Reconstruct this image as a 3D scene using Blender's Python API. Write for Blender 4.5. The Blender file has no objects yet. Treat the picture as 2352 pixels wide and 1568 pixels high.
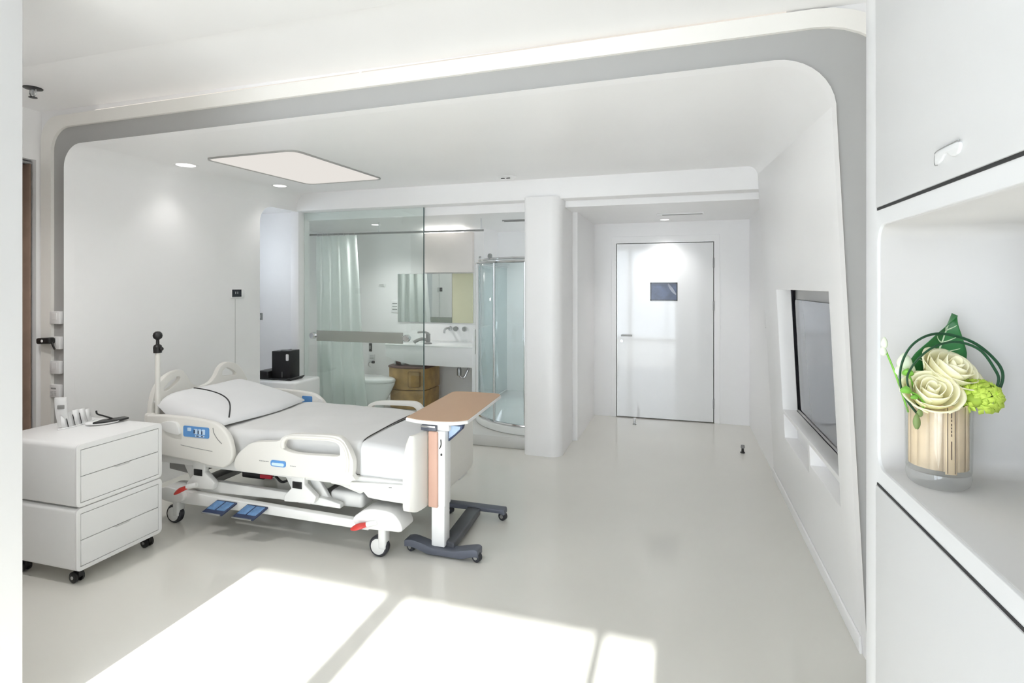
import bpy, bmesh, math, random
from mathutils import Vector, Matrix, Euler

R = math.radians
sc = bpy.context.scene
col = sc.collection
random.seed(7)
YAW = math.atan(384 / 1250.0)

# ------------------------------------------------------------------ camera
cam_d = bpy.data.cameras.new('camera')
cam_d.sensor_width = 36.0
cam_d.lens = 1250.0 / 2352.0 * 36.0
cam_d.shift_y = -(784 - 655) / 2352.0
cam_d.clip_start = 0.02
cam = bpy.data.objects.new('camera', cam_d)
cam.location = (0, 0, 1.6)
cam.rotation_euler = (R(90), 0, YAW)
col.objects.link(cam)
sc.camera = cam

# ------------------------------------------------------------------ world, sun, exposure
w = bpy.data.worlds.new('sky')
sc.world = w
w.use_nodes = True
bg = w.node_tree.nodes['Background']
bg.inputs[0].default_value = (0.85, 0.905, 1.0, 1)
bg.inputs[1].default_value = 6.6
sun_d = bpy.data.lights.new('sun', 'SUN')
sun_d.energy = 16.5
sun_d.angle = R(0.5)
sun_d.color = (1.0, 0.985, 0.965)
sun = bpy.data.objects.new('sun', sun_d)
sun.rotation_euler = (R(65), 0, 0)
col.objects.link(sun)
sc.view_settings.view_transform = 'Standard'
sc.view_settings.look = 'None'
sc.view_settings.gamma = 1.0
sc.view_settings.use_curve_mapping = False
sc.view_settings.exposure = 0.13
sc.cycles.max_bounces = 12
sc.cycles.diffuse_bounces = 9
sc.cycles.glossy_bounces = 4
sc.cycles.transparent_max_bounces = 16


# ------------------------------------------------------------------ materials
def c(r, g, b):
    f = lambda v: (v / 255 / 12.92) if v / 255 <= 0.04045 else ((v / 255 + 0.055) / 1.055) ** 2.4
    return (f(r), f(g), f(b), 1.0)


MATS = {}


def mat(name, color, rough=0.5, metal=0.0, spec=0.5, var=0.02, scale=6.0, bump=0.0, coat=0.0, emit=None, es=0.0, trans=0.0):
    if name in MATS:
        return MATS[name]
    m = bpy.data.materials.new(name)
    m.use_nodes = True
    nt = m.node_tree
    p = nt.nodes['Principled BSDF']
    p.inputs['Roughness'].default_value = rough
    p.inputs['Metallic'].default_value = metal
    p.inputs['Specular IOR Level'].default_value = spec
    p.inputs['Coat Weight'].default_value = coat
    p.inputs['Coat Roughness'].default_value = 0.05
    p.inputs['Transmission Weight'].default_value = trans
    tc = nt.nodes.new('ShaderNodeTexCoord')
    nz = nt.nodes.new('ShaderNodeTexNoise')
    nz.inputs['Scale'].default_value = scale
    nz.inputs['Detail'].default_value = 4
    nt.links.new(tc.outputs['Object'], nz.inputs['Vector'])
    rp = nt.nodes.new('ShaderNodeValToRGB')
    a = [max(0, x * (1 - var)) for x in color[:3]]
    b = [min(1, x * (1 + var)) for x in color[:3]]
    rp.color_ramp.elements[0].position = 0.35
    rp.color_ramp.elements[1].position = 0.65
    rp.color_ramp.elements[0].color = (*a, 1)
    rp.color_ramp.elements[1].color = (*b, 1)
    nt.links.new(nz.outputs['Fac'], rp.inputs['Fac'])
    nt.links.new(rp.outputs['Color'], p.inputs['Base Color'])
    if bump:
        bp = nt.nodes.new('ShaderNodeBump')
        bp.inputs['Strength'].default_value = bump
        bp.inputs['Distance'].default_value = 0.01
        nt.links.new(nz.outputs['Fac'], bp.inputs['Height'])
        nt.links.new(bp.outputs['Normal'], p.inputs['Normal'])
    if emit:
        p.inputs['Emission Color'].default_value = emit
        p.inputs['Emission Strength'].default_value = es
    MATS[name] = m
    return m


def thin_glass(name, tint, gloss=0.08, rough=0.0, haze=0.0, hazecol=(0.8, 0.85, 0.83, 1)):
    m = bpy.data.materials.new(name)
    m.use_nodes = True
    nt = m.node_tree
    nt.nodes.remove(nt.nodes['Principled BSDF'])
    out = nt.nodes['Material Output']
    tr = nt.nodes.new('ShaderNodeBsdfTransparent')
    tr.inputs[0].default_value = tint
    gl = nt.nodes.new('ShaderNodeBsdfGlossy')
    gl.inputs['Roughness'].default_value = rough
    lw = nt.nodes.new('ShaderNodeLayerWeight')
    lw.inputs['Blend'].default_value = 0.5
    pw = nt.nodes.new('ShaderNodeMath')
    pw.operation = 'POWER'
    pw.inputs[1].default_value = 5.0
    nt.links.new(lw.outputs['Facing'], pw.inputs[0])
    mx = nt.nodes.new('ShaderNodeMixShader')
    ad = nt.nodes.new('ShaderNodeMath')
    ad.operation = 'MULTIPLY_ADD'
    ad.inputs[1].default_value = 0.6
    ad.inputs[2].default_value = gloss
    ad.use_clamp = True
    nt.links.new(pw.outputs[0], ad.inputs[0])
    nt.links.new(ad.outputs[0], mx.inputs[0])
    base = tr.outputs[0]
    if haze:
        df = nt.nodes.new('ShaderNodeBsdfDiffuse')
        df.inputs[0].default_value = hazecol
        m2 = nt.nodes.new('ShaderNodeMixShader')
        m2.inputs[0].default_value = haze
        nt.links.new(tr.outputs[0], m2.inputs[1])
        nt.links.new(df.outputs[0], m2.inputs[2])
        base = m2.outputs[0]
    nt.links.new(base, mx.inputs[1])
    nt.links.new(gl.outputs[0], mx.inputs[2])
    nt.links.new(mx.outputs[0], out.inputs[0])
    MATS[name] = m
    return m


def lamp_mat(name, color, strength):
    m = bpy.data.materials.new(name)
    m.use_nodes = True
    nt = m.node_tree
    nt.nodes.remove(nt.nodes['Principled BSDF'])
    e = nt.nodes.new('ShaderNodeEmission')
    e.inputs[0].default_value = color
    e.inputs[1].default_value = strength
    nt.links.new(e.outputs[0], nt.nodes['Material Output'].inputs[0])
    MATS[name] = m
    return m


M_WALL = mat('white_wall_lacquer', (0.926, 0.921, 0.923, 1), 0.36, var=0.01, scale=1.5)
M_CEIL = mat('white_ceiling_paint', (0.926, 0.921, 0.922, 1), 0.38, var=0.01, scale=1.5)
M_FLOOR = mat('glossy_poured_resin_floor', (0.735, 0.72, 0.67, 1), 0.11, spec=0.6, var=0.02, scale=0.8)
M_GREY = mat('grey_band_paint', (0.44, 0.438, 0.43, 1), 0.6, var=0.01, scale=2)
M_TRIM = mat('ivory_trim_paint', (0.86, 0.84, 0.80, 1), 0.4, var=0.01, scale=2)
M_DOOR = mat('white_gloss_door', (0.88, 0.885, 0.89, 1), 0.06, spec=0.6, var=0.005, scale=1, coat=0.5)
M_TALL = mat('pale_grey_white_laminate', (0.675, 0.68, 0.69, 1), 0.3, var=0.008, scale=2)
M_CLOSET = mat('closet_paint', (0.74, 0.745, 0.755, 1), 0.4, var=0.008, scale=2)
M_CAB = mat('white_cabinet_lacquer', (0.88, 0.88, 0.88, 1), 0.28, var=0.008, scale=2)
M_DARK = mat('dark_gap', (0.02, 0.02, 0.022, 1), 0.7)
M_BLACK = mat('black_plastic', (0.012, 0.012, 0.013, 1), 0.35, var=0.1)
M_CHROME = mat('chrome', (0.75, 0.76, 0.77, 1), 0.12, metal=1.0, var=0.02)
M_STEEL = mat('brushed_steel', (0.55, 0.56, 0.57, 1), 0.3, metal=1.0, var=0.05, scale=30)
M_BED = mat('ivory_bed_plastic', (0.80, 0.785, 0.745, 1), 0.38, var=0.01, scale=3)
M_BEDW = mat('white_enamelled_frame', (0.80, 0.80, 0.785, 1), 0.35, var=0.01, scale=3)
M_BEDG = mat('grey_mechanism', (0.30, 0.30, 0.295, 1), 0.45, var=0.06, scale=12)
M_TYRE = mat('dark_rubber_tyre', (0.035, 0.037, 0.045, 1), 0.5, var=0.1)
M_BLUE = mat('blue_control_panel', c(95, 150, 210), 0.35, var=0.05)
M_LBLUE = mat('pale_blue_label', c(205, 228, 250), 0.35, var=0.03)
M_NAVY = mat('navy_pedal_rubber', c(38, 52, 84), 0.5, var=0.1)
M_PEDAL = mat('steel_blue_pad', c(96, 134, 178), 0.4, var=0.15, scale=40)
M_RED = mat('red_brake_plastic', c(205, 62, 55), 0.4, var=0.05)
M_LINEN = mat('white_linen', (0.78, 0.785, 0.795, 1), 0.85, spec=0.2, var=0.012, scale=5, bump=0.15)
M_BLANKET = mat('pale_grey_blanket', (0.74, 0.74, 0.735, 1), 0.9, spec=0.15, var=0.015, scale=5, bump=0.2)
M_WOODTOP = mat('tan_laminate', c(203, 166, 134), 0.42, var=0.02, scale=2)
M_PINK = mat('tan_column_cover', c(208, 168, 150), 0.45, var=0.02, scale=3)
M_SLATE = mat('slate_grey_plastic', c(92, 96, 108), 0.4, var=0.05, scale=5)
M_PORC = mat('white_porcelain', (0.84, 0.86, 0.85, 1), 0.12, var=0.01)
M_WICKER = mat('golden_wood_veneer', c(176, 142, 88), 0.4, var=0.18, scale=9)
M_BROWNTOP = mat('dark_brown_wood', c(96, 66, 58), 0.4, var=0.1, scale=9)
M_CURT = mat('pale_green_shower_curtain', (0.90, 0.945, 0.925, 1), 0.8, var=0.02)
_nt = M_CURT.node_tree
_p = _nt.nodes['Principled BSDF']; _tl = _nt.nodes.new('ShaderNodeBsdfTranslucent'); _tl.inputs[0].default_value = (0.90, 0.95, 0.93, 1)
_mx = _nt.nodes.new('ShaderNodeMixShader'); _mx.inputs[0].default_value = 0.5
_nt.links.new(_p.outputs[0], _mx.inputs[1]); _nt.links.new(_tl.outputs[0], _mx.inputs[2]); _nt.links.new(_mx.outputs[0], _nt.nodes['Material Output'].inputs[0])
M_BROWN = mat('brown_curtain_fabric', c(150, 128, 114), 0.9, spec=0.1, var=0.06, scale=14)
M_SCREEN = mat('dark_tv_screen', c(118, 120, 128), 0.08, spec=0.6, var=0.01)
M_BLACKSCR = mat('black_screen', c(26, 30, 40), 0.1, var=0.1)
M_WARM = mat('warm_white_panel', (0.90, 0.845, 0.81, 1), 0.5, var=0.01)
M_YELLOW = mat('pale_yellow_reflection', c(214, 213, 184), 0.5, var=0.01)
M_ROSE = mat('cream_rose_petal', c(250, 246, 214), 0.6, spec=0.25, var=0.05, scale=12)
M_LEAF = mat('dark_green_leaf', c(46, 118, 62), 0.4, var=0.2, scale=14)
M_VEIN = mat('pale_leaf_vein', c(214, 232, 200), 0.5, var=0.05)
M_GRASS = mat('dark_green_grass_blade', c(28, 78, 48), 0.4, var=0.25, scale=10)
M_LIME = mat('lime_green_hydrangea', c(206, 232, 96), 0.6, var=0.12, scale=30)
M_BUDG = mat('fresh_green_bud', c(120, 182, 66), 0.5, var=0.15, scale=30)
M_PALEB = mat('pale_green_blossom', c(228, 238, 212), 0.6, var=0.05, scale=20)
M_VWOOD = mat('pale_wood_veneer', c(222, 200, 170), 0.5, var=0.08, scale=16)
M_VWOOD2 = mat('light_wood_strip', c(236, 214, 180), 0.5, var=0.05, scale=16)
M_INK = mat('brown_ink', c(120, 100, 84), 0.6)
M_GLASS = thin_glass('clear_window_glass', (0.97, 0.985, 0.98, 1), 0.05)
M_BGLASS = thin_glass('green_tinted_partition_glass', (0.945, 0.972, 0.962, 1), 0.055)
M_SGLASS = thin_glass('shower_glass', (0.90, 0.945, 0.95, 1), 0.07, haze=0.10)
M_VGLASS = thin_glass('vase_glass', (0.985, 0.99, 0.985, 1), 0.05)
M_VBASE = thin_glass('vase_base_glass', (0.95, 0.955, 0.955, 1), 0.08, haze=0.12, hazecol=(0.9, 0.9, 0.9, 1))
M_FROST = thin_glass('frosted_grab_panel', (0.72, 0.73, 0.70, 1), 0.06, rough=0.2, haze=0.35, hazecol=(0.55, 0.54, 0.50, 1))
M_MIRROR = mat('mirror_silver', (0.86, 0.88, 0.87, 1), 0.02, metal=1.0, var=0.002)
M_PANEL = lamp_mat('warm_ceiling_panel_light', (1.0, 0.955, 0.90, 1), 0.74)
M_COVE = lamp_mat('warm_cove_led', (1.0, 0.93, 0.84, 1), 0.8)
M_LENS = lamp_mat('downlight_lens', (1.0, 0.99, 0.97, 1), 2.2)
M_STRIP = lamp_mat('strip_light', (1.0, 0.98, 0.94, 1), 10.0)


# ------------------------------------------------------------------ mesh helpers
def nb():
    return bmesh.new()


def box(bm, x0, x1, y0, y1, z0, z1, bev=0.0, seg=2, M=None):
    vs = [bm.verts.new((x, y, z)) for x in (x0, x1) for y in (y0, y1) for z in (z0, z1)]
    q = [(0, 1, 3, 2), (4, 6, 7, 5), (0, 4, 5, 1), (2, 3, 7, 6), (0, 2, 6, 4), (1, 5, 7, 3)]
    fs = [bm.faces.new([vs[i] for i in f]) for f in q]
    if M is not None:
        for v in vs:
            v.co = M @ v.co
    if bev:
        es = list({e for f in fs for e in f.edges})
        bmesh.ops.bevel(bm, geom=es, offset=bev, segments=seg, affect='EDGES', clamp_overlap=True, profile=0.5)


def ring(bm, ctr, ax1, ax2, r, n):
    return [bm.verts.new(ctr + ax1 * (r * math.cos(2 * math.pi * i / n)) + ax2 * (r * math.sin(2 * math.pi * i / n))) for i in range(n)]


def bridge(bm, a, b):
    n = len(a)
    for i in range(n):
        bm.faces.new((a[i], a[(i + 1) % n], b[(i + 1) % n], b[i]))


def cyl(bm, p0, p1, r0, r1=None, n=20):
    p0 = Vector(p0); p1 = Vector(p1)
    r1 = r0 if r1 is None else r1
    d = (p1 - p0).normalized()
    u = d.orthogonal().normalized(); v = d.cross(u)
    a = ring(bm, p0, u, v, r0, n); b = ring(bm, p1, u, v, r1, n)
    bridge(bm, a, b)
    bm.faces.new(a); bm.faces.new(b)


def smooth(pts, k=6, closed=False):
    P = [Vector(p) for p in pts]
    n = len(P); out = []
    m = n if closed else n - 1
    for i in range(m):
        p1 = P[i]; p2 = P[(i + 1) % n]
        p0 = P[i - 1] if (i > 0 or closed) else p1 * 2 - p2
        p3 = P[(i + 2) % n] if (i + 2 < n or closed) else p2 * 2 - p1
        for j in range(k):
            t = j / k
            out.append(0.5 * ((2 * p1) + (p2 - p0) * t + (2 * p0 - 5 * p1 + 4 * p2 - p3) * t * t + (3 * p1 - p0 - 3 * p2 + p3) * t ** 3))
    if not closed:
        out.append(P[-1])
    return out


def tube(bm, pts, r, n=8, closed=False, flat=1.0):
    P = [Vector(p) for p in pts]
    m = len(P)
    rr = r if isinstance(r, (list, tuple)) else [r] * m
    rings = []
    t0 = (P[1] - P[0]).normalized()
    u = t0.orthogonal().normalized()
    for i in range(m):
        if closed:
            t = (P[(i + 1) % m] - P[i - 1]).normalized()
        else:
            t = (P[min(i + 1, m - 1)] - P[max(i - 1, 0)]).normalized()
        u = (u - t * u.dot(t)).normalized()
        v = t.cross(u)
        rings.append([bm.verts.new(P[i] + u * (rr[i] * math.cos(2 * math.pi * k / n)) + v * (rr[i] * flat * math.sin(2 * math.pi * k / n))) for k in range(n)])
    for i in range(m - 1):
        bridge(bm, rings[i], rings[i + 1])
    if closed:
        a, b = rings[-1], rings[0]
        best = min(range(n), key=lambda s: sum((a[k].co - b[(k + s) % n].co).length for k in range(n)))
        b = [b[(k + best) % n] for k in range(n)]
        bridge(bm, a, b)
    else:
        bm.faces.new(rings[0]); bm.faces.new(rings[-1])


def lathe(bm, prof, ctr=(0, 0, 0), n=32, axis=None, M=None):
    ctr = Vector(ctr)
    q = Vector((0, 0, 1)).rotation_difference(Vector(axis)).to_matrix() if axis else Matrix.Identity(3)
    rings = []
    for r, z in prof:
        if r < 1e-6:
            rings.append([bm.verts.new(ctr + q @ Vector((0, 0, z)))])
        else:
            rings.append([bm.verts.new(ctr + q @ Vector((r * math.cos(2 * math.pi * i / n), r * math.sin(2 * math.pi * i / n), z))) for i in range(n)])
    for a, b in zip(rings, rings[1:]):
        if len(a) == 1 and len(b) == 1:
            continue
        if len(a) == 1:
            for i in range(n):
                bm.faces.new((a[0], b[i], b[(i + 1) % n]))
        elif len(b) == 1:
            for i in range(n):
                bm.faces.new((a[i], a[(i + 1) % n], b[0]))
        else:
            bridge(bm, a, b)
    if len(rings[0]) > 1 and prof[0] != prof[-1]:
        bm.faces.new(rings[0])
    if len(rings[-1]) > 1 and prof[0] != prof[-1]:
        bm.faces.new(rings[-1])


def prism(bm, outer, holes, fn, t0, t1):
    if holes:
        t = bmesh.new(); loops = []
        for L in [outer] + holes:
            vs = [t.verts.new((a, b, 0)) for a, b in L]
            for i in range(len(vs)):
                t.edges.new((vs[i], vs[(i + 1) % len(vs)]))
        bmesh.ops.triangle_fill(t, use_beauty=True, use_dissolve=False, edges=t.edges[:], normal=(0, 0, 1))
        t.verts.index_update()
        pts = [(v.co.x, v.co.y) for v in t.verts]
        tris = [[v.index for v in f.verts] for f in t.faces]
        t.free()
    else:
        pts = list(outer); tris = [list(range(len(outer)))]
    A = [bm.verts.new(fn(a, b, t0)) for a, b in pts]
    B = [bm.verts.new(fn(a, b, t1)) for a, b in pts]
    for f in tris:
        bm.faces.new([A[i] for i in f]); bm.faces.new([B[i] for i in reversed(f)])
    s = 0
    for L in [outer] + holes:
        n = len(L)
        for i in range(n):
            j = (i + 1) % n
            bm.faces.new((A[s + i], A[s + j], B[s + j], B[s + i]))
        s += n


XZ = lambda a, b, t: Vector((a, t, b))
YZ = lambda a, b, t: Vector((t, a, b))
XY = lambda a, b, t: Vector((a, b, t))


def ball(bm, ctr, rx, ry=None, rz=None, u=16, v=10):
    ry = rx if ry is None else ry; rz = rx if rz is None else rz
    bmesh.ops.create_uvsphere(bm, u_segments=u, v_segments=v, radius=1.0,
                              matrix=Matrix.Translation(ctr) @ Matrix.Diagonal((rx, ry, rz, 1)))


def grid(bm, fn, nu, nv, thick=None):
    V = [[bm.verts.new(fn(i / nu, j / nv)) for j in range(nv + 1)] for i in range(nu + 1)]
    for i in range(nu):
        for j in range(nv):
            bm.faces.new((V[i][j], V[i + 1][j], V[i + 1][j + 1], V[i][j + 1]))
    return V


def arc(cx, cz, r, a0, a1, n=8):
    return [(cx + r * math.cos(R(a0 + (a1 - a0) * i / n)), cz + r * math.sin(R(a0 + (a1 - a0) * i / n))) for i in range(n + 1)]


def rrect(x0, x1, z0, z1, r, n=5):
    return arc(x1 - r, z0 + r, r, -90, 0, n) + arc(x1 - r, z1 - r, r, 0, 90, n) + arc(x0 + r, z1 - r, r, 90, 180, n) + arc(x0 + r, z0 + r, r, 180, 270, n)


ORG = {}


def fin(bm, name, m, parent=None, bev=0.0, seg=3, ang=38, loc=None, flat=False, solid=0.0):
    bmesh.ops.remove_doubles(bm, verts=bm.verts[:], dist=1e-5)
    bmesh.ops.recalc_face_normals(bm, faces=bm.faces[:])
    if bev:
        es = [e for e in bm.edges if len(e.link_faces) == 2 and e.calc_face_angle() > 0.5]
        bmesh.ops.bevel(bm, geom=es, offset=bev, segments=seg, affect='EDGES', clamp_overlap=True, profile=0.5)
    org = ORG[parent.name] if parent else Vector(loc if loc is not None else (0, 0, 0))
    for v in bm.verts:
        v.co -= org
    me = bpy.data.meshes.new(name)
    bm.to_mesh(me); bm.free()
    if not flat:
        me.polygons.foreach_set('use_smooth', [True] * len(me.polygons))
        me.set_sharp_from_angle(angle=R(ang))
    me.materials.append(m)
    o = bpy.data.objects.new(name, me)
    col.objects.link(o)
    if parent:
        o.parent = parent
    else:
        o.location = org
    ORG[o.name] = org
    if solid:
        md = o.modifiers.new('thickness', 'SOLIDIFY'); md.thickness = solid; md.offset = 0
    return o


def thing(name, label, cat, loc, group=None):
    o = bpy.data.objects.new(name, None)
    o.empty_display_size = 0.05
    col.objects.link(o)
    o.location = loc
    ORG[o.name] = Vector(loc)
    o['label'] = label; o['category'] = cat
    if group:
        o['group'] = group
    return o


def tag(o, label, cat, group=None):
    o['label'] = label; o['category'] = cat
    if group:
        o['group'] = group
    return o


def struct(o, label=None, cat=None):
    o['kind'] = 'structure'
    if label:
        o['label'] = label
    if cat:
        o['category'] = cat
    return o


# ================================================================== STRUCTURE
# floor
bm = nb(); box(bm, -5.2, 1.3, -3.2, 7.2, -0.15, 0.0)
struct(fin(bm, 'floor', M_FLOOR), 'glossy pale beige grey resin floor', 'floor')
bm = nb(); box(bm, -5.0, -1.40, 5.10, 7.05, 0.001, 0.11, 0.008)
struct(fin(bm, 'floor_bathroom', mat('bathroom_floor', (0.66, 0.66, 0.64, 1), 0.2, var=0.01)), 'raised white bathroom floor behind the glass partition', 'floor')

# outer room ceiling (two levels)
bm = nb(); box(bm, -4.4, 1.1, 2.03, 2.70, 2.80, 2.95)
struct(fin(bm, 'ceiling', M_CEIL), 'white ceiling strip in front of the rounded arch', 'ceiling')
bm = nb(); box(bm, -4.4, 1.1, -3.05, 2.03, 2.775, 2.95)
struct(fin(bm, 'ceiling_near', M_CEIL, bev=0.003), 'white ceiling nearest the viewer, above the sunlit floor', 'ceiling')

# arch: lip / grey recessed band / ivory trim
YF = 2.65


def prof(off, n=10, rx=0.0):
    L = [(-4 - off, 0.0)]
    L += arc(-3.845 - off, 2.398 + off, 0.155, 180, 90, n)
    L += arc(0.4033 + rx, 2.3526, 0.24 + off, 90, -3, n)
    L += [(0.76 + off + rx, 0.0)]
    return L


def profb(off, n=10):
    L = [(-4 - off, 0.0)]
    L += arc(-3.85, 2.45, 0.15 + off, 180, 90, n)
    L += arc(0.5491, 2.5244, 0.085 + off, 90, -3, n)
    L += [(0.76 + off, 0.0)]
    return L


def band(bm, A, yA, B, yB):
    a = [bm.verts.new((x, yA, z)) for x, z in A]
    b = [bm.verts.new((x, yB, z)) for x, z in B]
    for i in range(len(a) - 1):
        bm.faces.new((a[i], a[i + 1], b[i + 1], b[i]))


bm = nb()
band(bm, prof(0.135, rx=0.16), YF + 0.014, prof(0.004), YF + 0.014)
band(bm, prof(0.004), YF + 0.014, prof(0.004), YF + 0.10)
struct(fin(bm, 'trim_2', M_GREY), 'flat grey band framing the rounded opening', 'trim')
# ivory trim: box-section U
bm = nb()
O = prof(0.200, rx=0.16); I = prof(0.127, rx=0.16)
band(bm, O, YF - 0.022, I, YF - 0.006); band(bm, I, YF - 0.006, I, YF + 0.06); band(bm, O, YF - 0.022, O, YF + 0.06)
struct(fin(bm, 'trim_1', M_TRIM), 'ivory rounded trim around the grey band', 'trim')
# led cove lying on top of the ivory trim, washing the ceiling
t = thing('cove_light', 'warm light strip hidden on top of the ivory trim', 'light strip', (-1.6, YF - 0.01, 2.74))
for side_, (xa, xb) in enumerate(((-3.7, -1.7), (-1.68, 0.45))):
    za = 2.343 + 0.41 + (xa + 3.79) * 0.0098; zb = 2.343 + 0.41 + (xb + 3.79) * 0.0098
    bm = nb(); prism(bm, [(xa, za + 0.002), (xb, zb + 0.002), (xb, zb + 0.008), (xa, za + 0.008)], [], XZ, YF - 0.016, YF - 0.002)
    fin(bm, 'led_strip', M_COVE, t)
# wall around the arch
bm = nb()
out = [(-4.4, 0), (-4.4, 2.9), (1.1, 2.9), (1.1, 0)]
loop = prof(0.195, rx=0.16)
poly = [(-4.4, 0)] + [loop[0]] + loop[1:] + [(1.15, 0), (1.15, 2.9), (-4.4, 2.9)]
prism(bm, poly, [], XZ, YF + 0.0, YF + 0.12)
struct(fin(bm, 'wall_arch', M_WALL), 'white wall around the rounded opening', 'wall')
# pod lip (chamfer) and shell
bm = nb()
band(bm, prof(0.004), YF + 0.05, prof(0.004), YF - 0.005); band(bm, prof(0.004), YF - 0.005, prof(0.0), YF + 0.065)
struct(fin(bm, 'trim_3', M_WALL), 'thin white bevelled lip of the rounded opening', 'trim')
bm = nb()
pf = prof(0.0)[1:-1]; pb = profb(0.0)[1:-1]
N = 6
rows = []
for k in range(N + 1):
    t = k / N
    rows.append([bm.verts.new((a[0] + (b[0] - a[0]) * t, YF + 0.06 + (5.0 - YF - 0.06) * t, a[1] + (b[1] - a[1]) * t)) for a, b in zip(pf, pb)])
for k in range(N):
    for i in range(len(pf) - 1):
        bm.faces.new((rows[k][i], rows[k][i + 1], rows[k + 1][i + 1], rows[k + 1][i]))
struct(fin(bm, 'ceiling_pod', M_CEIL), 'white ceiling with rounded edges above the bed', 'ceiling')
# left wall with rounded opening to the nook
bm = nb()
L = [(YF + 0.06, 0), (YF + 0.06, 2.402), (5.0, 2.454), (5.0, 2.405)] + [(y, z) for y, z in arc(4.623, 2.235, 0.17, 90, 180, 8)] + [(4.453, 0)]
prism(bm, L, [], YZ, -4.0, -4.10)
struct(fin(bm, 'wall_left', M_WALL), 'white wall behind the head of the bed', 'wall')
# right slanted wall with tv niche and two slots
bm = nb()
slant = lambda a, b, t: Vector((0.76 - 0.05 * b + t, a, b))
h1 = [(2.93, 0.69), (4.40, 0.69), (4.40, 1.57), (2.93, 1.57)]
h2 = [(3.60, 0.49), (4.38, 0.49), (4.38, 0.665), (3.60, 0.665)]
h3 = [(2.93, 0.545), (3.56, 0.545), (3.56, 0.665), (2.93, 0.665)]
prism(bm, [(YF + 0.05, 0), (5.0, 0), (5.0, 2.58), (YF + 0.05, 2.39)], [h1, h2, h3], slant, 0.0, 0.10)
# niche back plates
for (a0, a1, b0, b1, dp) in ((2.88, 4.45, 0.64, 1.62, 0.135), (2.9, 4.43, 0.47, 0.69, 0.085)):
    prism(bm, [(a0, b0), (a1, b0), (a1, b1), (a0, b1)], [], slant, dp, dp + 0.03)
wr = struct(fin(bm, 'wall_right', M_WALL, bev=0.004, seg=2), 'white leaning wall with a recessed screen niche', 'wall')
bm = nb()
prism(bm, [(YF + 0.05, 0.0), (5.0, 0.0), (5.0, 0.075), (YF + 0.05, 0.075)], [], slant, -0.012, 0.0)
struct(fin(bm, 'baseboard_right', M_WALL, bev=0.004), 'low white baseboard under the leaning wall', 'baseboard')

# beam at the rear of the pod
bm = nb(); box(bm, -4.1, 1.0, 5.0, 5.17, 2.41, 2.85, 0.012)
struct(fin(bm, 'ceiling_beam', M_CEIL), 'white beam across the rear of the bed area', 'beam')
# column + corridor left wall
bm = nb()
base = [(-1.405, 5.55), (-1.405, 4.99)] + arc(-1.365, 4.99, 0.04, 180, 270, 4) + arc(-1.15, 5.05, 0.10, 270, 360, 8) + [(-1.05, 5.53), (-1.06, 5.55)]
prism(bm, base, [], XY, 0.0, 2.43)
struct(fin(bm, 'wall_column', M_WALL), 'white rounded column between bathroom and entrance corridor', 'column')
bm = nb(); box(bm, -1.12, -1.0, 5.55, 6.75, 0, 2.45)
struct(fin(bm, 'wall_corridor_left', M_WALL), 'white left wall of the entrance corridor', 'wall')
bm = nb(); box(bm, 0.765, 0.90, 5.0, 6.80, 0, 2.45)
struct(fin(bm, 'wall_corridor_right', M_WALL), 'white right wall of the entrance corridor', 'wall')
bm = nb(); box(bm, -1.12, 0.95, 5.17, 6.85, 2.352, 2.50)
struct(fin(bm, 'ceiling_corridor', M_CEIL), 'white ceiling of the entrance corridor', 'ceiling')
# rear wall with door
bm = nb()
prism(bm, [(-1.2, 0), (-0.733, 0), (-0.733, 2.108), (0.386, 2.108), (0.386, 0), (0.95, 0), (0.95, 2.5), (-1.2, 2.5)], [], XZ, 6.72, 6.82)
struct(fin(bm, 'wall_back', M_WALL), 'white end wall around the glossy door', 'wall')
bm = nb(); box(bm, -0.80, 0.46, 6.80, 6.82, 0, 2.2)
struct(fin(bm, 'wall_behind_door', M_DARK), 'dark backing in the door gap', 'wall')
bm = nb()
prism(bm, [(-0.79, 0), (-0.733, 0), (-0.733, 2.108), (0.386, 2.108), (0.386, 0), (0.45, 0), (0.45, 2.19), (-0.79, 2.19)], [], XZ, 6.712, 6.725)
struct(fin(bm, 'trim_4', M_WALL, bev=0.002, seg=1), 'flush white frame around the door', 'trim')
d = bpy.data.objects.new('door_1', None); col.objects.link(d); d.location = (-0.17, 6.725, 0); ORG['door_1'] = Vector((-0.17, 6.725, 0))
struct(d, 'white high gloss door with small dark window', 'door')
bm = nb()
prism(bm, [(-0.725, 0.012), (0.378, 0.012), (0.378, 2.100), (-0.725, 2.100)], [[(-0.325, 1.423), (-0.025, 1.423), (-0.025, 1.627), (-0.325, 1.627)]], XZ, 6.715, 6.76)
leaf = fin(bm, 'door_leaf', M_DOOR, d)
bm = nb(); box(bm, -0.335, -0.015, 6.722, 6.73, 1.415, 1.635)
pane = fin(bm, 'window_pane', mat('dark_blue_glass', c(70, 84, 116), 0.15, var=0.25, scale=9), d); pane['label'] = 'dark blue glass of the door window'
bm = nb()
for x in (-0.325, -0.025):
    box(bm, x - 0.006, x + 0.006, 6.711, 6.722, 1.417, 1.633)
for z in (1.423, 1.627):
    box(bm, -0.331, -0.019, 6.711, 6.722, z - 0.006, z + 0.006)
fin(bm, 'window_frame', M_BLACKSCR, d)
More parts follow.
